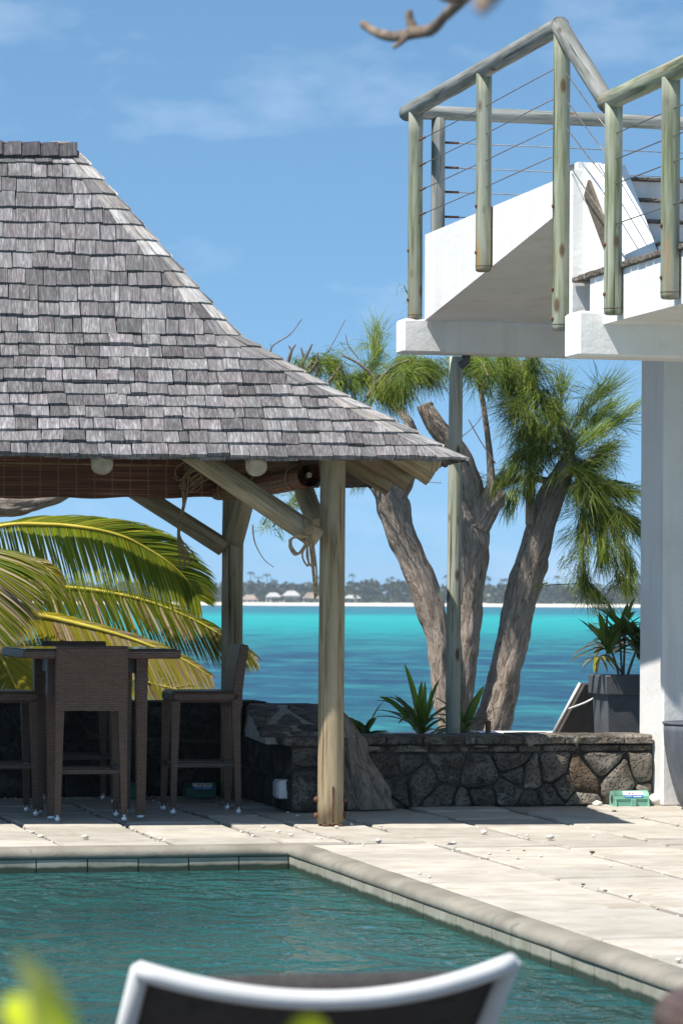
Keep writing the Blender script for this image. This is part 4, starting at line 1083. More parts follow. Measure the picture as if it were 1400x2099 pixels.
pa, pb_ = onU(1200, 385, UF + .03), onU(1248, 515, UF + .03)
dd_ = (pb_ - pa).normalized(); nn = Vector((1, 0, 0)).cross(dd_).normalized() * .055
s = MB(); s.hexa([pa - nn, pa + nn, pa + nn + EX * .017, pa - nn + EX * .017, pb_ - nn, pb_ + nn, pb_ + nn + EX * .017, pb_ - nn + EX * .017]); s.build('string_board', 'darkwood', house)
# columns and ground-floor wall
pc = G(1356, 1653); VPc = pc.y; UPc = pc.x
s = MB(); s.cbox((UPc, VPc, 0), (UPc + .75, VPc + .46, z20 + .45), .012); s.build('pillar', 'stucco', house)
s = MB(); s.box((UPc + .75, VPc + .1, 0), (URT, VPc + .35, z20 + .45)); s.build('ground_floor_wall', 'stucco', house)
s = MB(); s.box((UF + 1.2, VPc - .02, z20 + .45), (URT, VF - .05, za - .01)); s.build('ceiling_slab', 'stucco', house)
tp = W(927, 1500, 21.62); log('support_post', (tp.x, tp.y, 0), (tp.x + .012, tp.y, bz0), .051, .047, 'palepole', house, 16, 'slender green-grey round timber post under the beam', .02)
g0 = onV(955, 735, VF + .12); MB().tube([g0 + UPV * .02, g0 - UPV * .02 + EX * .0, g0 - UPV * .05 + EX * -.04], .03, 10).build('downpipe_stub', 'pot', house)
# railing
PR = .049; UPo = UF - .052
def rpost(px, y0, y1, r=PR, U_=None, m='pole'):
    U_ = UPo if U_ is None else U_
    a = onU(px, y0, U_); z1 = onU(px, y1, U_).z
    k = 9; pts = [Vector((a.x, a.y, a.z + (z1 - a.z) * i / k)) for i in range(k + 1)]
    o = MB().tube([pts[0] - UPV * .028, pts[0] - UPV * .022, pts[0]] + pts[1:], [r * .72, r * .95, r] + [r * (1 + .0)] * 9, 18, True, .03, rr(0, 50)).build('railing_post', m, house)
    MB().tube([pts[0] + UPV * .004, pts[0] + UPV * .009], r * 1.03, 16).build('end_groove', 'darkwood', o)
    return o, pts
po = [rpost(850, 648, 228), rpost(990, 548, 152), rpost(1148, 668, 62), rpost(1255, 635, 212), rpost(1372, 602, 160)]
for j, (o, pts) in enumerate(po):
    for f in (.10, .34) if j != 2 else (.04, .14, .42):
        c = pts[0].lerp(pts[-1], f)
        q = MB(); q.blob((c.x - .05, c.y - .006, c.z - .03), (.010, .012, .012), 6, 4, .1, j); q.build('bolt', 'rust', o)
bpost = W(897, 475, 21.55); zr = onV(897, 236, bpost.y).z
log('railing_post', (bpost.x, bpost.y, zt1 - .2), (bpost.x, bpost.y, zr - .02), .047, .047, 'rail', house, 16)
RR = .056
r0 = onU(836, 227, UPo); r1_ = onU(1146, 58, UPo); r2_ = onU(1246, 208, UPo); r3_ = Vector((UPo, VE, r2_.z))
zR = (r0.z + r1_.z) / 2; r0.z = zR; r1_.z = zR
def rail(a, b, r=RR, m='rail'): return log('handrail', a, b, r, r * .96, m, house, 18, None, .05)
rail(r0 - EY * -.03, r1_ - EY * .02); rail(r1_ + EY * .02 + UPV * .012, r2_ - EY * .02 - UPV * .03, .052); rail(r2_ + EY * .04, r3_, .054, 'pole')
rail((UPo + .02, bpost.y + .0, zr + .015), (URT, bpost.y, zr + .015), .047)
for x in (7.6, 9.4): log('railing_post', (x, bpost.y, zt1 - .2), (x, bpost.y, zr), .047, .047, 'rail', house, 14)
log('railing_post', (UPo, VE + .3, zc - .05), (UPo, VE + .3, r3_.z - .03), .049, .049, 'pole', house, 14); log('railing_post', (UPo, VE + 1.6, zc - .05), (UPo, VE + 1.6, r3_.z - .03), .049, .049, 'pole', house, 14)
def wire(a, b, r=.0036): MB().tube([a, (Vector(a) + Vector(b)) / 2 - UPV * .006, b], r, 5).build('cable', 'wire', house)
for i, (ya, yc) in enumerate(((285, 143), (338, 203), (388, 263), (438, 322))):
    a = onU(858, ya, UPo - .0); b = onU(1140, yc, UPo); b.z = a.z = (a.z + b.z) / 2; wire(a, b)
    q = MB(); q.tube([a - EY * .03, a - EY * .17], .007, 6); q.build('turnbuckle', 'rust', house)
    c = onU(1255, (285, 338, 388, 470)[i] - 5, UPo); d = onU(1160, (150, 205, 262, 330)[i], UPo); wire(d, c)
    wire(c + UPV * .01, (UPo, VE, c.z + .01))
    zz = bpost.z; e = onV(905, (292, 343, 393, 444)[i], bpost.y); wire(e, (URT, e.y, e.z))
    q = MB(); q.tube([e + EX * .02, e + EX * .12], .009, 6); q.build('turnbuckle', 'rust', house)
# ================================================================== FURNITURE
random.seed(61)
def make_stool(lab):
    t = thing('bar_stool', lab, 'bar stool', (0, 0, 0), 0, 'rattan bar stools round the table')
    w, d = .215, .215
    def leg(x, y, ztop, dx, dy):
        m = MB(); a, b = .017, .026
        m.hexa([(x + dx - a, y + dy - a, .03), (x + dx + a, y + dy - a, .03), (x + dx + a, y + dy + a, .03), (x + dx - a, y + dy + a, .03), (x - b, y - b, ztop), (x + b, y - b, ztop), (x + b, y + b, ztop), (x - b, y + b, ztop)])
        o = m.build('leg', 'rattan', t, None, True)
        q = MB(); q.lathe([(.0155, .0), (.0175, .004), (.0195, .046)], (x + dx, y + dy, 0), 12); q.build('foot_cap', 'alu', o, None, True)
    for sx in (-1, 1):
        leg(sx * (w - .028), d - .028, .70, sx * .012, .015); leg(sx * (w - .028), -d + .028, .70, sx * .012, -.02)
    m = MB(); m.cbox((-w, -d, .695), (w, d, .765), .016); m.build('seat', 'rattan', t, None, True)
    m = MB(); b0 = [(-w, -d - .012, .665), (w, -d - .012, .665), (w, -d + .05, .665), (-w, -d + .05, .665)]
    prof_ = [(-.012, .665), (-.014, .76), (-.034, .93), (-.052, 1.035), (-.046, 1.048), (-.036, 1.052), (-.006, 1.052), (.002, 1.046), (.006, 1.03), (.030, .9), (.05, .76), (.05, .665)]
    n = len(prof_)
    for x in (-w, -w + .008, w - .008, w):
        k = 0 if abs(x) < w else .006
        for y, z in prof_: m.v.append((x, -d + y * (1 - 0) + (k if y < 0 else -k), z - (k if z > 1.04 else 0)))
    for i in range(3):
        for j in range(n): m.face([i * n + j, (i + 1) * n + j, (i + 1) * n + (j + 1) % n, i * n + (j + 1) % n])
    m.face(range(n)); m.face([3 * n + j for j in range(n - 1, -1, -1)])
    m.build('backrest', 'rattan', t, None, True)
    for (a, b) in (((-w + .03, -d + .015, .285), (w - .03, -d + .045, .315)), ((-w + .03, d - .045, .285), (w - .03, d - .015, .315)), ((-w + .012, -d + .03, .29), (-w + .045, d - .03, .32)), ((w - .045, -d + .03, .29), (w - .012, d - .03, .32))):
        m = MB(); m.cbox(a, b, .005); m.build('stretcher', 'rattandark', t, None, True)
    return t
st0 = make_stool('brown rattan bar stool seen from behind, in front of the table')
c = (G(119, 1686) + G(262, 1686)) / 2 + EY * .21; st0.location = (c.x, c.y, .002); st0.rotation_euler = (0, 0, R(-3))
s1 = copytree(st0); s1['label'] = 'brown rattan bar stool right of the table, facing left towards it'
c = (G(350, 1670) + G(497, 1671)) / 2 + EY * .2; s1.location = (c.x, c.y, .002); s1.rotation_euler = (0, 0, R(88))
s2 = copytree(st0); s2['label'] = 'brown rattan bar stool at the left edge, half cut off by the picture'
c = G(80, 1674); s2.location = (c.x - .22, c.y + .19, .002); s2.rotation_euler = (0, 0, R(-90))
s3 = copytree(st0); s3['label'] = 'brown rattan bar stool behind the table, only its back edge and legs visible'
c = W(152, 1645, 20.75); s3.location = (c.x + .03, c.y, .002); s3.rotation_euler = (0, 0, R(180))
fe = onV(211, 1345, G(283, 1680).y - .22)
t = thing('bar_table', 'square brown rattan bar table with dark glass top between the stools', 'table', (fe.x, fe.y + .47, .002))
tz = 1.035; hw = .475
MB().cbox((-hw, -hw, tz - .06), (hw, hw, tz - .008), .008).build('table_frame', 'rattan', t, None, True)
MB().cbox((-hw + .02, -hw + .02, tz - .0075), (hw - .02, hw - .02, tz), .003).build('glass_top', 'glass', t, None, True)
for sx in (-1, 1):
    for sy in (-1, 1):
        m = MB(); x, y = sx * .27, sy * .27; a, b = .026, .036
        m.hexa([(x - a, y - a, .03), (x + a, y - a, .03), (x + a, y + a, .03), (x - a, y + a, .03), (x - b, y - b, tz - .06), (x + b, y - b, tz - .06), (x + b, y + b, tz - .06), (x - b, y + b, tz - .06)]); o = m.build('leg', 'rattan', t, None, True)
        q = MB(); q.lathe([(.024, 0), (.026, .034)], (x, y, 0), 12); q.build('foot_cap', 'alu', o, None, True)
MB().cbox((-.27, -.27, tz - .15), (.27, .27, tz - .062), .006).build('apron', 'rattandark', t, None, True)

# bait boxes
def bait(px, py, lab, m, w=.25, rz=0.0, label=True):
    p = onV(px, py, (VW if px > 700 else VB) - .135); t = thing('bait_box', lab, 'box', (p.x, p.y, .004), rz, 'green bait boxes along the walls')
    h = .098; n = 10; m_ = MB(); sec = [(-.062, 0), (-.062, .05)] + [(-.062 * math.cos(math.pi * k / n), .05 + .05 * math.sin(math.pi * k / n)) for k in range(1, n)] + [(.062, .05), (.062, 0)]
    k = len(sec)
    for x in (-w / 2, w / 2):
        for y, z in sec: m_.v.append((x, y, z))
    for j in range(k - 1): m_.face([j, k + j, k + j + 1, j + 1], None, 1 < j < k - 3)
    m_.face([k - 1, 2 * k - 1, k, 0]); m_.face(range(k - 1, -1, -1)); m_.face(range(k, 2 * k)); m_.build('body', m, t, None, True)
    MB().cbox((-w / 2 - .004, -.068, .046), (w / 2 + .004, -.0625, .052), .001).build('lid_flange', m, t, None, True)
    MB().cbox((-.018 + .01, -.078, .0), (.018 + .01, -.0625, .046), .003).build('latch', m, t, None, True)
    for x in (-w / 2 + .004, w / 2 - .012):
        MB().hexa([(x, -.085, 0), (x + .008, -.085, 0), (x + .008, -.0625, 0), (x, -.0625, 0), (x, -.066, .05), (x + .008, -.066, .05), (x + .008, -.0625, .05), (x, -.0625, .05)]).build('end_foot', m, t, None, True)
    q = MB()
    MB().tube([(-w / 2 - .003, -.01, .045), (-w / 2 + .001, -.01, .045)], .028, 14).build('entry_hole', 'fardark', t, None, True)
    def patch(x0, x1, a0, a1, mm, nm, e=.0012):
        q = MB()
        for j in range(6):
            a = a0 + (a1 - a0) * j / 5
            for x in (x0, x1): q.v.append((x, -(.062 + e) * math.cos(a), .05 + (.05 + e) * math.sin(a)))
        for j in range(5): q.face([2 * j, 2 * j + 1, 2 * j + 3, 2 * j + 2], None, True)
        q.build(nm, mm, t, None, True)
    if label:
        patch(-.055, .078, .48, 1.1, 'labelw', 'label'); patch(-.048, .078, .12, .46, 'labelb', 'label'); patch(-.02, -.006, .62, .85, 'labelr', 'label_mark', .0022); patch(.005, .015, .60, .83, 'labelr', 'label_mark', .0022)
        patch(.035, .065, .70, .78, 'fardark', 'label_mark', .0022); patch(-.04, .00, .28, .34, 'labelw', 'label_mark', .0022); patch(.012, .066, .22, .32, 'labelw', 'label_mark', .0022)
    return t
bait(1289, 1651, 'green plastic bait box with blue and white label in the sun by the pillar', 'green', .235, R(-4))
bait(409, 1637, 'green bait box with a label, coloured darker for the shade under the right bar stool', 'greenshade', .2, 0)
bait(264, 1636, 'green bait box, shade painted into its colour, half hidden behind the legs of the front bar stool', 'greenshade', .16, 0, False)
p = onV(1344, 1650, VW - .10); q = MB(); q.blob((p.x, p.y, .035), (.05, .045, .045), 14, 9, .35, 4.2); q.build('white_stone', 'pebble', None, 'round white stone at the foot of the white pillar', category='stone')
p = onV(1224, 1652, VW - .09); q = MB(); q.blob((p.x, p.y, .016), (.03, .03, .02), 12, 8, .4, 1.2); q.build('coral_lump', 'pebble', None, 'small cream coral lump at the wall foot left of the green bait box', category='stone')
# dark urn right of the pillar
cy_ = VPc - .36; cx = onV(1363, 1500, cy_).x + .335
u = thing('urn', 'tall dark slate-grey pot cut off by the right edge, in front of the pillar', 'pot', (cx, cy_, .002))
pr = [(.20, 0), (.235, .05), (.27, .16), (.305, .3), (.325, .42), (.33, .50), (.33, .545)]
MB().lathe(pr, (0, 0, 0), 28).build('body', 'urn', u, None, True)
q = MB()
for r_, z in ((.335, .54), (.34, .555), (.315, .56), (.305, .545)): pass
q.lathe([(.333, .546), (.338, .552), (.338, .562), (.31, .562), (.305, .55)], (0, 0, 0), 28); q.build('rim', 'urn', u, None, True)
# planter behind the wall with its plant
pl = W(1273, 1500, 21.75); w2 = .19
u = thing('planter', 'dark grey square tapered planter behind the low wall by the pillar', 'planter', (pl.x + .05, pl.y + .12, -.058))
zt_ = onV(1273, 1384, pl.y).z + .058; w1 = .135; zr_ = zt_ - .135
MB().hexa([(-w1, -w1, 0), (w1, -w1, 0), (w1, w1, 0), (-w1, w1, 0), (-w1 - .028, -w1 - .028, zr_), (w1 + .028, -w1 - .028, zr_), (w1 + .028, w1 + .028, zr_), (-w1 - .028, w1 + .028, zr_)]).build('body', 'pot', u, None, True)
MB().cbox((-w2, -w2, zr_ + .001), (w2, w2, zt_), .008).build('rim', 'pot', u, None, True)
def blade(m, base, d, L, w, droop=.4, n=6, fold=.35, nrm=None):
    d = Vector(d).normalized(); pts = []; v = d.copy(); p = Vector(base)
    for i in range(n + 1):
        pts.append(p.copy()); p = p + v * (L / n); v = (v - UPV * (droop * (.4 + i / n) / n)).normalized()
    nr = nrm or (UPV if abs(d.z) < .8 else Vector((rr(-1, 1), rr(-1, 1), .2)))
    m.strip(pts, [w * (.45 + .55 * math.sin(math.pi * min(1, .12 + i / n * .95))) if i < n else .001 for i in range(n + 1)], nr, fold)
random.seed(71)
pc_ = Vector((pl.x + .05, pl.y + .12, zt_ - .058))
pp = thing('potted_plant', 'leafy plant with pointed green leaves and a yellow drooping tuft in the grey planter', 'plant', tuple(pc_))
heads = [(-.03, .0, .33), (.14, .02, .26), (-.12, -.02, .24), (.05, .1, .34), (.09, -.06, .2)]
m = MB()
for hx, hy, hz in heads: m.tube(catmull([pc_ - UPV * .03 + Vector((hx * .2, hy * .2, 0)), pc_ + Vector((hx * .6, hy * .6, hz * .5)), pc_ + Vector((hx, hy, hz))], 4), .008, 6)
m.tube(catmull([pc_, pc_ + Vector((-.12, -.05, .13)), pc_ + Vector((-.22, -.12, .12))], 4), .007, 6); m.build('stems', 'twig', pp)
lf = MB()
for hx, hy, hz in heads:
    c = pc_ + Vector((hx, hy, hz))
    for k in range(22):
        a = rr(0, 6.28); e = rr(-.35, 1.3); blade(lf, c - UPV * rr(0, .1), (math.cos(a) * math.cos(e), math.sin(a) * math.cos(e), math.sin(e)), rr(.18, .32), rr(.036, .055), rr(.3, 1.0))
lf.build('leaves', 'strap', pp)
lf = MB(); c = pc_ + Vector((-.22, -.12, .12))
for k in range(14): a = rr(0, 6.28); blade(lf, c, (math.cos(a), math.sin(a) * .7, rr(-.4, .3)), rr(.12, .2), rr(.02, .034), 1.8)
lf.build('yellow_leaves', 'strapy', pp, 'yellow drooping leaves')
# lounger behind the wall
lg = W(1150, 1500, 22.9)
ln = thing('sun_lounger', 'sun lounger with white cushion and raised brown back behind the low wall', 'sun lounger', (lg.x, lg.y, -.058))
A = W(1142, 1500, 22.7); B = W(1185, 1408, 22.9); hz = A.z
wid = FV * .02 + RV * .62
def slab(m, a, b, wv, th):
    n_ = (b - a).cross(wv).normalized() * th; m.hexa([a, a + wv, a + wv + n_, a + n_, b, b + wv, b + wv + n_, b + n_])
# seat runs to the left, back leans up to the right
a0 = W(1137, 1503, 22.6); top = W(1192, 1400, 22.6); dep = FV * .48 + RV * .42
m = MB(); slab(m, a0, top, dep, -.03); m.build('backrest', 'slingbrown', ln)
m = MB(); m.tube([a0 - RV * .012, top - RV * .012], .012, 8); m.build('back_frame', 'white', ln)
m = MB(); m.tube([a0 - RV * .012 + dep, top - RV * .012 + dep], .012, 8); m.build('back_frame', 'white', ln)
s0 = W(1030, 1507, 22.6); m = MB(); s1_ = a0 - RV * .01 - UPV * .025
m.hexa([s1_ - RV * 1.3 - UPV * .05, s1_ - UPV * .05, s1_ - UPV * .05 + dep, s1_ - RV * 1.3 - UPV * .05 + dep, s1_ - RV * 1.3 + UPV * .02, s1_ + UPV * .02, s1_ + UPV * .02 + dep, s1_ - RV * 1.3 + UPV * .02 + dep]); m.build('cushion', 'cushionw', ln)
m = MB(); m.tube([s1_ - UPV * .07 + dep * .06 - RV * 1.3, s1_ - UPV * .07 + dep * .06 + RV * .6], .018, 8); m.build('side_rail', 'white', ln)
m = MB(); m.tube([s1_ - UPV * .07 + dep * .94 - RV * 1.3, s1_ - UPV * .07 + dep * .94 + RV * .6], .018, 8); m.build('side_rail', 'white', ln)
for f in (.06, .94):
    for x in (-1.2, .5):
        b = s1_ + dep * f + RV * x; MB().tube([Vector((b.x, b.y, -.058)), b - UPV * .085], .016, 8).build('leg', 'white', ln)
sa = W(1165, 1453, 22.55); sb = W(1232, 1423, 22.45); MB().tube([sa, (sa + sb) / 2 - UPV * .008, sb], .007, 6).build('strap', 'cushionw', ln)

# strap-leaved plants behind the wall
def strap_plant(px, py, Y, n, L, lab, spread=1.0, dry=0):
    b = W(px, py, Y); base = Vector((b.x, b.y, -.058)); t = thing('strap_plant', lab, 'plant', tuple(base), 0, 'strap-leaved plants behind the low wall')
    m = MB(); m.tube([base, Vector((b.x, b.y, b.z))], .03, 8, True, .2, px); m.build('stem', 'twig', t)
    lf = MB(); dr = MB(); c = Vector((b.x, b.y, b.z))
    for k in range(n):
        a = rr(0, 6.28); e = rr(.15, 1.35); q = (lf if random.random() > dry else dr)
        blade(q, c + UPV * rr(-.06, .06), (math.cos(a) * math.cos(e) * spread, math.sin(a) * math.cos(e) * spread, math.sin(e)), L * rr(.6, 1.1), rr(.042, .065), rr(.5, 1.6), 7)
    lf.build('leaves', 'strap', t)
    if dr.v: dr.build('dry_leaves', 'straw', t, 'dry straw-coloured leaves')
strap_plant(862, 1505, 21.75, 30, .46, 'clump of strap leaves left of the slender timber post, tallest of the three')
strap_plant(752, 1512, 21.7, 16, .24, 'low clump of strap leaves beside the driftwood stump', 1, .15)
strap_plant(950, 1500, 22.1, 22, .32, 'clump of strap leaves right of the slender timber post with dry straw', 1.3, .12)
b = W(1000, 1478, 22.15)
t = thing('straw_tuft', 'dry straw tuft caught at the foot of the leaning casuarina trunk', 'straw', tuple(b)); dr = MB()
for k in range(70): blade(dr, b + Vector((rr(-.05, .05), rr(-.03, .03), rr(-.02, .05))), (rr(-1, 1), rr(-.5, .2), rr(-.4, .5)), rr(.08, .2), .006, rr(.2, 1.2), 4, 0)
dr.build('stalks', 'straw', t); MB().tube([b - UPV * (b.z + .058), b], .02, 6).build('stem', 'twig', t)

# driftwood stump
random.seed(81)
s0 = G(748, 1660); sp = thing('driftwood_stump', 'weathered brown driftwood stump leaning against the low wall', 'stump', (s0.x, s0.y + .1, 0))
Ys = s0.dot(FV) + .12
q = MB(); N_ = 64; lev = [(1663, 694, 806, .17), (1650, 694, 802, .18), (1625, 693, 793, .17), (1590, 692, 778, .15), (1550, 690, 758, .13), (1515, 690, 744, .11), (1490, 690, 728, .085), (1468, 690, 712, .05), (1458, 692, 703, .02)]
lev2 = []
for i in range(len(lev) - 1):
    for k in range(6): lev2.append(tuple(lev[i][j] + (lev[i + 1][j] - lev[i][j]) * k / 6 for j in range(4)))
lev2.append(lev[-1])
for (y, x0, x1, dp) in lev2:
    a, b = W(x0 - 30, y, Ys), W(x1, y, Ys); c = (a + b) / 2; rx = (b - a).length / 2; zz = max(a.z, .002)
    for k in range(N_):
        w = 2 * math.pi * k / N_; f = 1 + .07 * math.sin(w * 7 + y * .01) + .06 * math.sin(w * 12 + y * .025 + 3 * mnoise.noise(Vector((w, y * .01, 0)))) + .16 * mnoise.noise(Vector((math.cos(w) * 5, math.sin(w) * 5, y * .03))) + .14 * mnoise.noise(Vector((math.cos(w) * 2, math.sin(w) * 2, y * .012)))
        p = c + RV * (rx * f * math.cos(w)) + FV * (dp * f * math.sin(w)); q.v.append((p.x, p.y, zz))
n = N_
for i in range(len(lev2) - 1):
    for k in range(n): q.face([i * n + k, i * n + (k + 1) % n, (i + 1) * n + (k + 1) % n, (i + 1) * n + k], [(k * .016, i * .02), ((k + 1) * .016, i * .02), ((k + 1) * .016, (i + 1) * .02), (k * .016, (i + 1) * .02)], True)
q.face([(len(lev2) - 1) * n + k for k in range(n)]); q.build('trunk', 'bark2', sp)

# ================================================================== TREES
random.seed(91)
def limb(name, pts, Y, parent, m='bark', n=16, wob=.16, px=True, dY=None):
    c = []; r = []
    for i, (x, y, w) in enumerate(pts):
        yy = Y + (dY[i] if dY else 0); p = W(x, y, yy); c.append(p); r.append(w * yy / FPX)
    big = max(w for _, _, w in pts) > 14; cc = catmull(c, 14 if big else 5); return MB().tube(cc, lerpl(r, len(cc)), 40 if big else n, True, wob, rr(0, 60), 1.0, .15 if big else 0).build(name, m, parent)
def needles(m, A, B, n, L, droop, spread=.45, curve=.02):
    A, B = Vector(A), Vector(B); ax = (B - A); al = ax.length; ax.normalize()
    for _ in range(n):
        t = random.random() ** .8; p = A.lerp(B, t) + Vector((rr(-1, 1), rr(-1, 1), rr(-1, 1))) * (.03 + .02 * t)
        d = (ax * rr(.5, 1.0) + Vector((rr(-1, 1), rr(-1, 1), rr(-1, 1))) * spread - UPV * droop * rr(.3, 1)).normalized()
        l = L * rr(.3, 1.15); p1 = p + d * l * .5; d2 = (d - UPV * droop * .55).normalized(); p2 = p1 + d2 * l * .5
        w = rr(.0022, .0038); m.strip([p, p1, p2], [w, w, w * .3], UPV * rr(.1, .8) - RV * rr(0, .8) - FV)
def spray(parent, pts, Y, n, L, droop, spread=.45, twr=4.0, dz=.25):
    # a twig through the pixels, its needles all along it
    m = MB(); tw = MB(); c = []
    for i, (x, y) in enumerate(pts): c.append(W(x, y, Y + rr(-dz, dz)))
    cc = catmull(c, 4); tw.tube(cc, lerpl([twr * Y / FPX * .5, .0025], len(cc)), 5, False); tw.build('twig', 'twig', parent)
    k = len(cc) - 1
    for i in range(k): needles(m, cc[i], cc[i + 1], int(n / k * (.6 + .8 * i / k)), L, droop, spread)
    for _ in range(int(n * .02)):            # side shoots
        i = random.randrange(1, k + 1); d = Vector((rr(-1, 1), rr(-1, 1), rr(-.8, .5))).normalized(); needles(m, cc[i], cc[i] + d * rr(.08, .2), 26, L * .8, droop, spread)
    m.build('needle_spray', 'needle', parent)
YA = 24.3
tA = thing('casuarina_tree', 'casuarina with two bare forked trunks behind the slender timber post', 'tree', tuple(W(928, 1500, YA) * 1.0))
limb('trunk', [(925, 1540, 24), (918, 1480, 22), (908, 1400, 22), (900, 1310, 23), (880, 1235, 29), (852, 1165, 29), (822, 1095, 30), (802, 1035, 33), (790, 1000, 24)], YA, tA)
limb('branch', [(800, 1030, 24), (778, 995, 19), (748, 968, 15), (705, 925, 12), (660, 860, 8), (632, 790, 5)], YA, tA, dY=[0, 0, .1, .3, .4, .5])
limb('branch', [(803, 1030, 24), (825, 990, 21), (838, 955, 17), (846, 915, 14), (840, 870, 10), (800, 820, 7)], YA, tA, dY=[0, 0, 0, .1, .2, .4])
limb('trunk', [(935, 1540, 28), (942, 1450, 27), (952, 1340, 28), (960, 1240, 27), (967, 1150, 29), (972, 1090, 32), (968, 1030, 29), (955, 970, 24), (930, 915, 21), (898, 878, 20), (876, 845, 18), (871, 830, 17)], YA + .15, tA)
c = W(871, 830, YA + .15); q = MB(); q.tube([c - UPV * .004, c + (W(866, 822, YA + .15) - c) * .2], 16 * YA / FPX, 16); q.build('sawn_end', 'cutwood', tA)
limb('branch', [(982, 1085, 22), (1002, 1050, 17), (1020, 1025, 15), (1036, 1012, 13)], YA + .1, tA)
limb('branch', [(985, 1060, 14), (998, 1015, 12), (1006, 985, 9), (1000, 900, 6), (985, 800, 5), (975, 740, 4)], YA + .1, tA, wob=.1)
for pts in ([(760, 800, 4), (800, 755, 3), (838, 738, 2)], [(752, 815, 5), (768, 778, 4), (735, 745, 3), (700, 728, 2)], [(625, 800, 5), (612, 765, 4), (628, 730, 3), (640, 705, 1.5)], [(628, 770, 4), (648, 745, 3), (651, 722, 1.5)], [(615, 765, 4), (623, 742, 3), (617, 712, 1.5)], [(625, 760, 4), (640, 740, 3)], [(668, 790, 5), (690, 762, 3.5), (700, 745, 2)], [(588, 752, 4), (597, 720, 3), (606, 706, 1.5)], [(597, 718, 2.5), (592, 708, 1.5)], [(645, 775, 3), (650, 755, 2.5), (642, 742, 1.5)]):
    limb('dead_twig', pts, 23.9, tA, 'twig', 6, .1)
for pts in ([(555, 725, 2), (560, 708, 1.6), (595, 685, 1.2), (620, 652, .8)], [(672, 722, 1), (690, 690, .8), (708, 655, .6)], [(708, 685, .8), (715, 710, 1), (735, 735, 1.2)], [(870, 765, 1.2), (900, 790, 1), (940, 805, .8)], [(960, 860, 1.4), (985, 905, 1.2), (1015, 950, 1.5)], [(850, 980, .8), (880, 988, .8), (905, 990, .8)], [(940, 900, 1), (975, 870, .9), (1000, 830, .7)]):
    limb('dead_twig', pts, 23.9, tA, 'twig', 5, .05)
YF = 24.0
random.seed(95)
for (pts, n, L, dr, spd) in [
    ([(740, 790), (765, 740), (772, 680)], 420, .24, .12, .42), ([(800, 800), (840, 758), (872, 742)], 520, .30, 1.0, .4), ([(790, 780), (810, 750), (835, 735)], 420, .30, .9, .4),
    ([(840, 770), (862, 748), (880, 745)], 380, .30, 1.1, .4), ([(690, 790), (720, 775), (760, 770)], 420, .26, .8, .5), ([(650, 770), (668, 735), (685, 745)], 260, .22, 1.0, .3), ([(720, 800), (700, 770), (690, 750)], 260, .22, .7, .5),
    ([(585, 770), (602, 750), (608, 735)], 130, .15, .4, .5), ([(630, 775), (636, 745), (650, 735)], 200, .18, .9, .4), ([(760, 810), (790, 800), (820, 800)], 420, .26, .9, .5), ([(555, 740), (545, 728), (538, 724)], 60, .08, .5, .5),
    ([(985, 790), (960, 760), (945, 745)], 260, .26, .9, .4), ([(1000, 770), (985, 740), (965, 730)], 300, .28, .9, .4), ([(905, 745), (895, 752), (890, 770)], 70, .2, .9, .4), ([(800, 560), (815, 590), (835, 610)], 0, .1, 1, .3), ([(850, 1010), (842, 985), (835, 970)], 0, .1, 1, .3),
    ([(770, 985), (745, 975), (735, 985)], 120, .12, .9, .4), ([(560, 1080), (580, 1050), (610, 1010)], 150, .14, .5, .5), ([(540, 1075), (548, 1060), (560, 1050)], 70, .12, .6, .5), ([(590, 1040), (610, 1020), (622, 1005)], 140, .15, .7, .5), ([(850, 620), (835, 600), (828, 585)], 40, .2, .5, .4)]:
    if n: spray(tA, pts, YF, int(n * 1.1), L * .9, dr, spd)
limb('dead_twig', [(518, 1075, 2), (522, 1110, 1.5), (540, 1145, 1), (562, 1163, .7)], 23.9, tA, 'twig', 5, .05)
YB = 24.6
tB = thing('casuarina_tree', 'casuarina leaning right with green drooping needle crown near the pillar', 'tree', tuple(W(1000, 1510, YB)))
limb('trunk', [(990, 1545, 42), (1005, 1500, 38), (1022, 1435, 34), (1040, 1355, 32), (1060, 1265, 32), (1080, 1180, 32), (1103, 1095, 31), (1128, 1020, 27), (1155, 968, 21), (1172, 935, 14)], YB, tB)
limb('branch', [(1085, 1075, 9), (1086, 1020, 9), (1090, 970, 8), (1085, 900, 7), (1075, 820, 6), (1070, 740, 5)], YB - .1, tB, wob=.1)
limb('branch', [(1150, 975, 15), (1165, 930, 13), (1168, 905, 10), (1130, 850, 8), (1090, 790, 6)], YB - .1, tB, wob=.12)
limb('branch', [(1140, 1000, 10), (1115, 985, 8), (1075, 980, 6), (1030, 995, 5)], YB, tB, wob=.1)
random.seed(97)
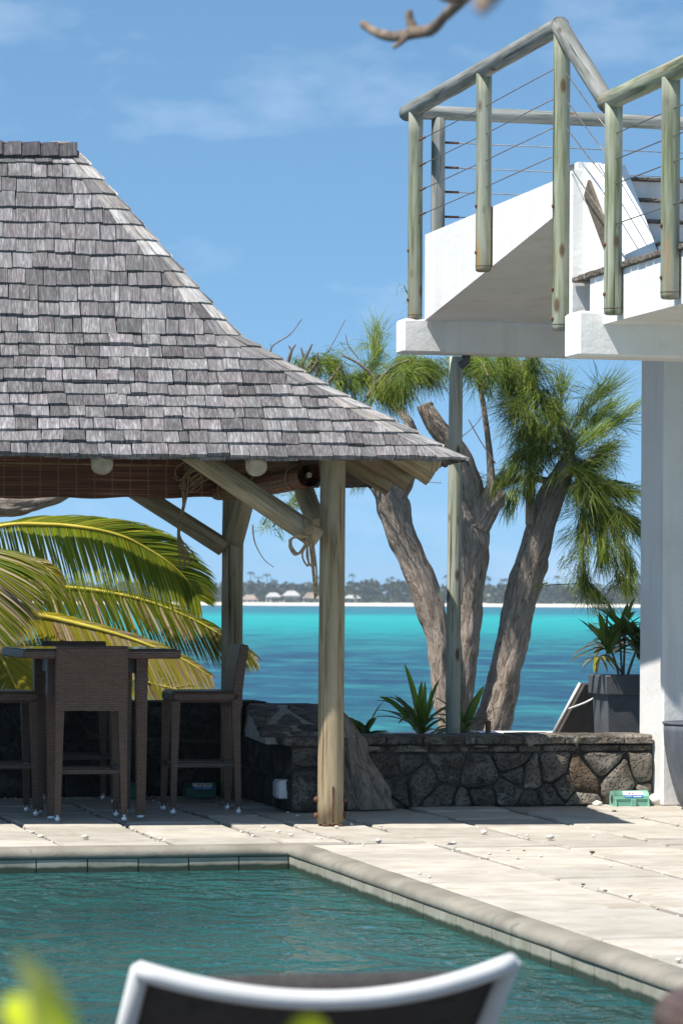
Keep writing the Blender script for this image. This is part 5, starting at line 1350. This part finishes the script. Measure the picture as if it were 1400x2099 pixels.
for (pts, n, L, dr, spd) in [
    ([(1160, 930), (1200, 880), (1245, 835)], 420, .34, -.05, .32), ([(1160, 900), (1195, 840), (1240, 800)], 380, .34, -.05, .3), ([(1170, 930), (1220, 890), (1290, 845)], 360, .34, .02, .3), ([(1150, 890), (1150, 830), (1150, 790)], 260, .28, .2, .4),
    ([(1130, 860), (1100, 800), (1080, 750)], 620, .34, .7, .5), ([(1110, 850), (1060, 800), (1040, 760)], 560, .34, .8, .5), ([(1090, 800), (1085, 760), (1090, 728)], 600, .36, .8, .5), ([(1060, 770), (1045, 740), (1030, 725)], 520, .36, .9, .5), ([(1010, 760), (1000, 740), (985, 728)], 320, .3, .9, .4),
    ([(1150, 900), (1110, 880), (1070, 880)], 620, .34, .7, .5), ([(1140, 930), (1100, 920), (1060, 930)], 560, .32, .8, .45), ([(1120, 900), (1090, 860), (1060, 830)], 560, .36, .8, .45), ([(1130, 870), (1140, 840), (1120, 800)], 480, .34, .7, .5),
    ([(1080, 960), (1045, 965), (1020, 985)], 420, .26, .6, .4), ([(1060, 1000), (1050, 1020), (1040, 1040)], 260, .2, .7, .4), ([(1110, 940), (1090, 970), (1085, 1000)], 360, .26, .8, .4),
    ([(1170, 940), (1200, 950), (1230, 930)], 520, .3, .3, .45), ([(1165, 950), (1200, 975), (1245, 1000)], 560, .34, .35, .4), ([(1190, 960), (1230, 985), (1285, 1005)], 420, .34, .15, .35),
    ([(1180, 970), (1215, 1020), (1250, 1060)], 620, .36, .5, .45), ([(1200, 1000), (1250, 1040), (1300, 1070)], 520, .36, .3, .4), ([(1190, 980), (1200, 1040), (1195, 1090)], 420, .34, .6, .4),
    ([(1215, 1020), (1230, 1090), (1235, 1140)], 460, .32, .6, .4), ([(1240, 1060), (1270, 1110), (1290, 1160)], 420, .32, .6, .4), ([(1200, 1060), (1195, 1130), (1195, 1190)], 300, .26, .6, .35), ([(1195, 1150), (1200, 1190), (1215, 1215)], 300, .22, .5, .35), ([(1180, 1130), (1170, 1140), (1160, 1150)], 90, .16, .4, .4), ([(1250, 1120), (1270, 1170), (1285, 1200)], 260, .26, .6, .35),
    ([(1215, 1200), (1235, 1225), (1250, 1240)], 110, .16, .5, .35), ([(1150, 960), (1165, 985), (1180, 1010)], 260, .26, .6, .5), ([(1210, 930), (1240, 920), (1260, 900)], 240, .26, .2, .4), ([(1120, 1195), (1108, 1198), (1098, 1200)], 50, .08, .3, .5)]:
    spray(tB, pts, YB - .15, int(n * .85), L * .85, dr, spd)
limb('twig', [(1200, 1195, 1.2), (1150, 1198, 1.2), (1100, 1200, 1)], YB, tB, 'twig', 5, .05)
# limb of a tree outside the left edge
tC = thing('old_tree', 'rough brown tree limb reaching in from the left under the bamboo blind', 'tree', tuple(W(-260, 1500, 24)))
limb('trunk', [(-300, 1560, 60), (-290, 1400, 50), (-280, 1250, 46), (-250, 1120, 42), (-180, 1040, 34)], 24, tC)
limb('branch', [(-190, 1045, 34), (-90, 1030, 32), (0, 1034, 26), (60, 1030, 22), (110, 1018, 17), (150, 1002, 13), (220, 960, 9), (260, 900, 5)], 24, tC, wob=.22)

# ------------------------------------------------------------------ coconut palm
random.seed(101)
YP = 24.2
pb = W(-230, 1330, YP)
palm = thing('coconut_palm', 'young coconut palm with arching yellow-green fronds behind the bar table', 'palm', (pb.x, pb.y, -.058))
limb('trunk', [(-250, 1560, 46), (-245, 1450, 40), (-235, 1340, 36), (-230, 1280, 30)], YP, palm)
def frond(pts, dY, la, lb, dirA, dirB, mats=('palm', 'palm'), n=90, t0=.0, jit=.12, drp=(.9, .9), wd=.017, dryend=.0, rw=5.0):
    c = [W(-225, 1285, YP)] if pts[0] == 'c' else []
    pp_ = pts[1:] if pts[0] == 'c' else pts
    for (x, y), d in zip(pp_, dY): c.append(W(x, y, YP + d))
    n = int(n * 1.7); cc = catmull(c, 10); N_ = len(cc); k = YP / FPX
    r = lerpl([rw * k, rw * k * .8, rw * k * .5, .0035], N_)
    fr = MB().tube(cc, r, 8).build('frond', 'rachis', palm)
    ms = [MB(), MB(), MB()]
    for i in range(n):
        t = t0 + (1 - t0) * i / (n - 1); x = t * (N_ - 1); a = min(int(x), N_ - 2); p = cc[a].lerp(cc[a + 1], x - a)
        tan = (cc[a + 1] - cc[a]).normalized()
        prof_ = math.sin(math.pi * (.18 + .80 * t)) ** .6
        for side, (dr_, ln, dp) in enumerate(((dirA, la, drp[0]), (dirB, lb, drp[1]))):
            if ln <= 0: continue
            d = (RV * dr_[0] + UPV * dr_[1] + FV * dr_[2] + tan * (.25 + .65 * t * t)); d += Vector((rr(-1, 1), rr(-1, 1), rr(-1, 1))) * jit; d.normalize()
            L = ln * k * prof_ * rr(.88, 1.08); q = p.copy(); v = d; s_ = []
            for j in range(6): s_.append(q.copy()); q = q + v * (L / 5); v = (v - UPV * dp * (.12 + .1 * j)).normalized()
            w = wd * rr(.8, 1.1); ww = [w * .7, w, w * .95, w * .7, w * .4, .001]
            tgt = ms[side]
            if random.random() < dryend * t: tgt = ms[2]
            tgt.strip(s_, ww, UPV * rr(.2, .7) - RV * rr(.1, .9) - FV, .25)
    if ms[0].v: ms[0].build('leaflets', mats[0], fr)
    if ms[1].v: ms[1].build('leaflets', mats[1], fr)
    if ms[2].v: ms[2].build('dry_leaflets', 'palmdry', fr)
frond(['c', (-120, 1120), (0, 1079), (99, 1075), (184, 1083), (250, 1099), (296, 1121), (345, 1152), (382, 1187), (408, 1228)], [0, 0, 0, 0, .05, .1, .15, .2, .2], 165, 150, (-.02, -1, -.15), (.75, .28, .35), n=150, t0=.18, drp=(.25, .55), jit=.06)
frond(['c', (-60, 1210), (60, 1200), (125, 1203), (197, 1210), (280, 1226), (345, 1247), (411, 1277), (470, 1312), (520, 1345)], [.5, .5, .5, .5, .5, .5, .5, .5, .5], 150, 100, (.12, -1, -.1), (.8, .05, .5), n=130, t0=.2, drp=(.3, .7), jit=.08, dryend=.3)
frond(['c', (-80, 1262), (0, 1254), (82, 1262), (164, 1280), (247, 1302), (312, 1325), (372, 1350), (430, 1385)], [-.3, -.35, -.35, -.35, -.35, -.35, -.35, -.35], 140, 80, (.12, -1, -.2), (.7, .12, .4), ('palmy', 'palmy'), n=140, t0=.15, drp=(.25, .5), jit=.07, dryend=.6, rw=7)
frond(['c', (-110, 1290), (-30, 1310), (0, 1343), (20, 1379), (40, 1425), (55, 1480)], [-.5, -.5, -.5, -.5, -.5, -.5], 120, 130, (-.7, -.5, -.2), (.9, -.35, .1), ('palmy', 'palmy'), n=90, t0=.2, drp=(.3, .3), jit=.08, rw=6)
frond(['c', (-160, 1180), (-90, 1130), (-40, 1128), (-15, 1170), (-8, 1240), (-12, 1320)], [-.7, -.8, -.9, -1.0, -1.0, -1.0], 90, 150, (-.8, -.2, 0), (1, -.15, .0), ('palm', 'palm'), n=110, t0=.25, drp=(.3, .28), jit=.10, dryend=.5, rw=5)
frond(['c', (-110, 1330), (-20, 1340), (100, 1355), (210, 1380), (310, 1400), (400, 1425), (450, 1450)], [.2, .2, .2, .2, .2, .2, .2], 90, 90, (.2, -1, 0), (.5, .45, .3), ('palmy', 'palm'), n=110, t0=.2, drp=(.3, .5), jit=.1, dryend=.7)
frond(['c', (-90, 1250), (10, 1180), (50, 1150), (90, 1160), (125, 1190)], [-.5, -.6, -.7, -.7, -.7], 120, 60, (.5, -.9, -.1), (.8, .0, .2), ('palm', 'palmy'), n=80, t0=.3, drp=(.3, .4), jit=.12, dryend=.35)

# ================================================================== NEAR THE CAMERA
random.seed(111)
# pool lounger seen from behind
L0 = W(288, 1990, 5.1); R0 = W(1046, 1974, 5.25)
mid = (L0 + R0) / 2; across = (R0 - L0).normalized(); wd_ = (R0 - L0).length
nl = thing('pool_lounger', 'blurred white-framed lounger with dark sling back at the pool edge, nearest the camera', 'sun lounger', (mid.x, mid.y + .5, 0))
fwd = Vector((0, 1, 0)); dn = (fwd * .52 - UPV * .44)
pts = []
for i in range(25):
    f = i / 24; sag = 1 - (2 * f - 1) ** 2
    pts.append(L0.lerp(R0, f) - fwd * (.05 * sag) - UPV * (.048 * sag))
m = MB(); m.tube([L0 + dn * .02] + pts + [R0 + dn * .02], .0165, 12); m.build('top_bar', 'white', nl)
for c in (L0, R0): MB().tube([c, c + dn * .5, c + dn], .0165, 12).build('side_rail', 'white', nl)
m = MB()
for j in range(7):
    for i in range(25):
        f = i / 24; sag = (1 - (2 * f - 1) ** 2) * (1 - j / 8); p = L0.lerp(R0, f) + dn * (j / 6) - (fwd * .05 + UPV * .048) * sag + (fwd * .012 + UPV * .0) * 1; m.v.append(tuple(p))
for j in range(6):
    for i in range(24): m.face([j * 25 + i, j * 25 + i + 1, (j + 1) * 25 + i + 1, (j + 1) * 25 + i], None, True)
m.build('sling', 'sling', nl)
m = MB(); a, b = L0.lerp(R0, .14) + fwd * .03, L0.lerp(R0, .86) + fwd * .03
for i in range(13):
    f = i / 12; c = a.lerp(b, f); th = .022 * (1 - (2 * f - 1) ** 6 * .7); z = c.z - .022
    for k in range(10): w = 2 * math.pi * k / 10; m.v.append((c.x, c.y + th * math.cos(w) * 1.4 + .02 * .6 + .05 * (math.sin(w) < -.2), z - .04 + .048 * math.sin(w)))
for i in range(12):
    for k in range(10): m.face([i * 10 + k, i * 10 + (k + 1) % 10, (i + 1) * 10 + (k + 1) % 10, (i + 1) * 10 + k], None, True)
m.face(range(10)); m.face([120 + k for k in range(9, -1, -1)]); m.build('headrest', 'sling', nl)
zs = .33
for c in (L0, R0):
    e = c + dn; MB().tube([Vector((e.x, e.y - .35, zs)), Vector((e.x, e.y + 1.25, zs))], .018, 10).build('seat_rail', 'white', nl)
    for y in (-.25, 1.1): MB().tube([Vector((e.x, e.y + y, 0)), Vector((e.x, e.y + y, zs - .018))], .016, 10).build('leg', 'white', nl)
eL, eR = L0 + dn, R0 + dn
m = MB(); m.hexa([(eL.x, eL.y, zs - .004), (eR.x, eR.y, zs - .004), (eR.x, eR.y + 1.2, zs - .004), (eL.x, eL.y + 1.2, zs - .004), (eL.x, eL.y, zs + .004), (eR.x, eR.y, zs + .004), (eR.x, eR.y + 1.2, zs + .004), (eL.x, eL.y + 1.2, zs + .004)]); m.build('seat_sling', 'sling', nl)
# wicker tub chair, only the rim of its back in the corner
c0 = W(1540, 2132, 3.6); rch = .075
tcx = c0 + RV * .22
tub = thing('tub_chair', 'blurred brown wicker chair back in the lower right corner', 'chair', (tcx.x, tcx.y, 0))
zt_ = c0.z + .025
m = MB(); m2 = MB(); ring = []
for i in range(21):
    w = R(20) + R(320) * i / 20; rad = .30
    pz = zt_ - .10 * (1 - math.cos(w - math.pi)) / 2
    ring.append(Vector((tcx.x - rad * math.cos(w - math.pi) * 1.0, tcx.y + rad * math.sin(w - math.pi), pz)))
m.tube(ring, .032, 12); m.build('back_rim', 'rattan', tub)
for i, p in enumerate(ring): m2.v += [tuple(p), (tcx.x + (p.x - tcx.x) * .82, tcx.y + (p.y - tcx.y) * .82, .42)]
for i in range(20): m2.face([2 * i, 2 * i + 1, 2 * i + 3, 2 * i + 2], None, True)
m2.build('back_shell', 'rattan', tub)
MB().lathe([(.24, .34), (.26, .36), (.26, .42), (.22, .44)], (tcx.x, tcx.y, 0), 20).build('seat', 'rattandark', tub)
for w in (.8, 2.4, 3.9, 5.5): MB().tube([(tcx.x + .22 * math.cos(w), tcx.y + .22 * math.sin(w), 0), (tcx.x + .2 * math.cos(w), tcx.y + .2 * math.sin(w), .36)], .018, 8).build('leg', 'rattandark', tub)
# bright leaves right in front of the lens
lb = W(75, 2120, 1.55)
sh = thing('leafy_shrub', 'out of focus bright yellow-green leaves at the bottom left, closest to the camera', 'plant', (lb.x, lb.y, 0))
MB().tube(catmull([(lb.x, lb.y, 0), (lb.x + .03, lb.y + .02, .5), (lb.x - .01, lb.y, lb.z - .1), (lb.x, lb.y, lb.z - .01)], 5), .006, 6).build('stem', 'twig', sh)
def leaf(base, tip, w, parent, nrm):
    q = MB(); base, tip = Vector(base), Vector(tip); n = 6
    q.strip([base.lerp(tip, i / n) + UPV * .004 * math.sin(math.pi * i / n) for i in range(n + 1)], [max(.001, w * math.sin(math.pi * (.06 + .92 * i / n))) for i in range(n + 1)], nrm, .2); q.build('leaf', 'brightleaf', parent)
leaf(W(60, 2150, 1.55), W(85, 1985, 1.50), .055, sh, Vector((.4, -.8, 1)))
leaf(W(60, 2150, 1.55), W(20, 2040, 1.60), .016, sh, Vector((-.4, -.8, 1)))
leaf(W(60, 2150, 1.55), W(130, 2060, 1.62), .014, sh, Vector((.5, -.6, 1)))
leaf(W(60, 2150, 1.55), W(-60, 2080, 1.5), .02, sh, Vector((-.3, -.8, 1)))
b2 = W(630, 2180, 1.5); MB().tube(catmull([(lb.x, lb.y, .4), ((lb.x + b2.x) / 2, lb.y, .75), (b2.x, b2.y, b2.z)], 5), .004, 6).build('stem', 'twig', sh)
leaf(b2, W(625, 2086, 1.5), .018, sh, Vector((0, -.8, 1)))
# bare branch hanging in at the top
bb = W(5600, 300, 3.4)
nb = thing('bare_tree', 'blurred bare grey-brown branch hanging in at the top of the picture', 'tree', (bb.x, bb.y, 0))
MB().tube(catmull([(bb.x, bb.y, 0), (bb.x + .05, bb.y, 1.0), (bb.x - .02, bb.y, 1.9), (bb.x - .1, bb.y, 2.5)], 6), lerpl([.09, .07, .05, .04], 19), 12, True, .2, 3).build('trunk', 'bark', nb)
def nbr(pts, name='branch'):
    c = [W(x, y, Y) for x, y, Y, r in pts]; cc = catmull(c, 6); MB().tube(cc, lerpl([r * Y / FPX for x, y, Y, r in pts], len(cc)), 10, True, .25, rr(0, 9)).build(name, 'neartwig', nb)
top = Vector((bb.x - .1, bb.y, 2.5)); tp_ = W(1060, -160, 4.6)
MB().tube(catmull([top, top.lerp(tp_, .5) + UPV * .1, tp_], 6), lerpl([.038, .025, .014], 13), 10, True, .2, 5).build('branch', 'neartwig', nb)
nbr([(1060, -160, 4.6, 18), (1010, -70, 4.8, 14), (955, -8, 5.2, 12), (915, 30, 5.6, 10.5), (885, 60, 6.0, 12), (850, 68, 6.1, 13), (815, 75, 6.2, 10), (775, 68, 6.3, 9.5), (745, 50, 6.4, 8)])
nbr([(850, 68, 6.1, 12), (840, 42, 6.1, 9.5), (838, 22, 6.1, 8)]); nbr([(838, 72, 6.1, 7), (820, 88, 6.1, 5.5), (805, 98, 6.1, 4)]); nbr([(955, -8, 5.2, 9), (925, -2, 5.2, 9), (900, -6, 5.2, 6)])
nbr([(1060, -160, 4.6, 18), (1040, -80, 3.2, 22), (1005, -20, 2.7, 24), (990, 5, 2.6, 20), (985, 22, 2.55, 9)])

# ------------------------------------------------------------------ haze over the lagoon
hz = MB(); hz.box((-2600, -60, -6), (2600, 2700, 30)); 
hm = bpy.data.materials.new('haze'); hm.use_nodes = True; ht = hm.node_tree; ht.nodes.clear()
ho = ht.nodes.new('ShaderNodeOutputMaterial'); hv = ht.nodes.new('ShaderNodeVolumePrincipled')
hv.inputs['Color'].default_value = (0.80, 0.88, 1.0, 1); hv.inputs['Density'].default_value = 0.00017; hv.inputs['Anisotropy'].default_value = 0.2
ht.links.new(hv.outputs[0], ho.inputs['Volume'])
HAZE = True
if HAZE: hz.build('haze', hm, None, 'thin bluish haze lying over the lagoon', kind='stuff')
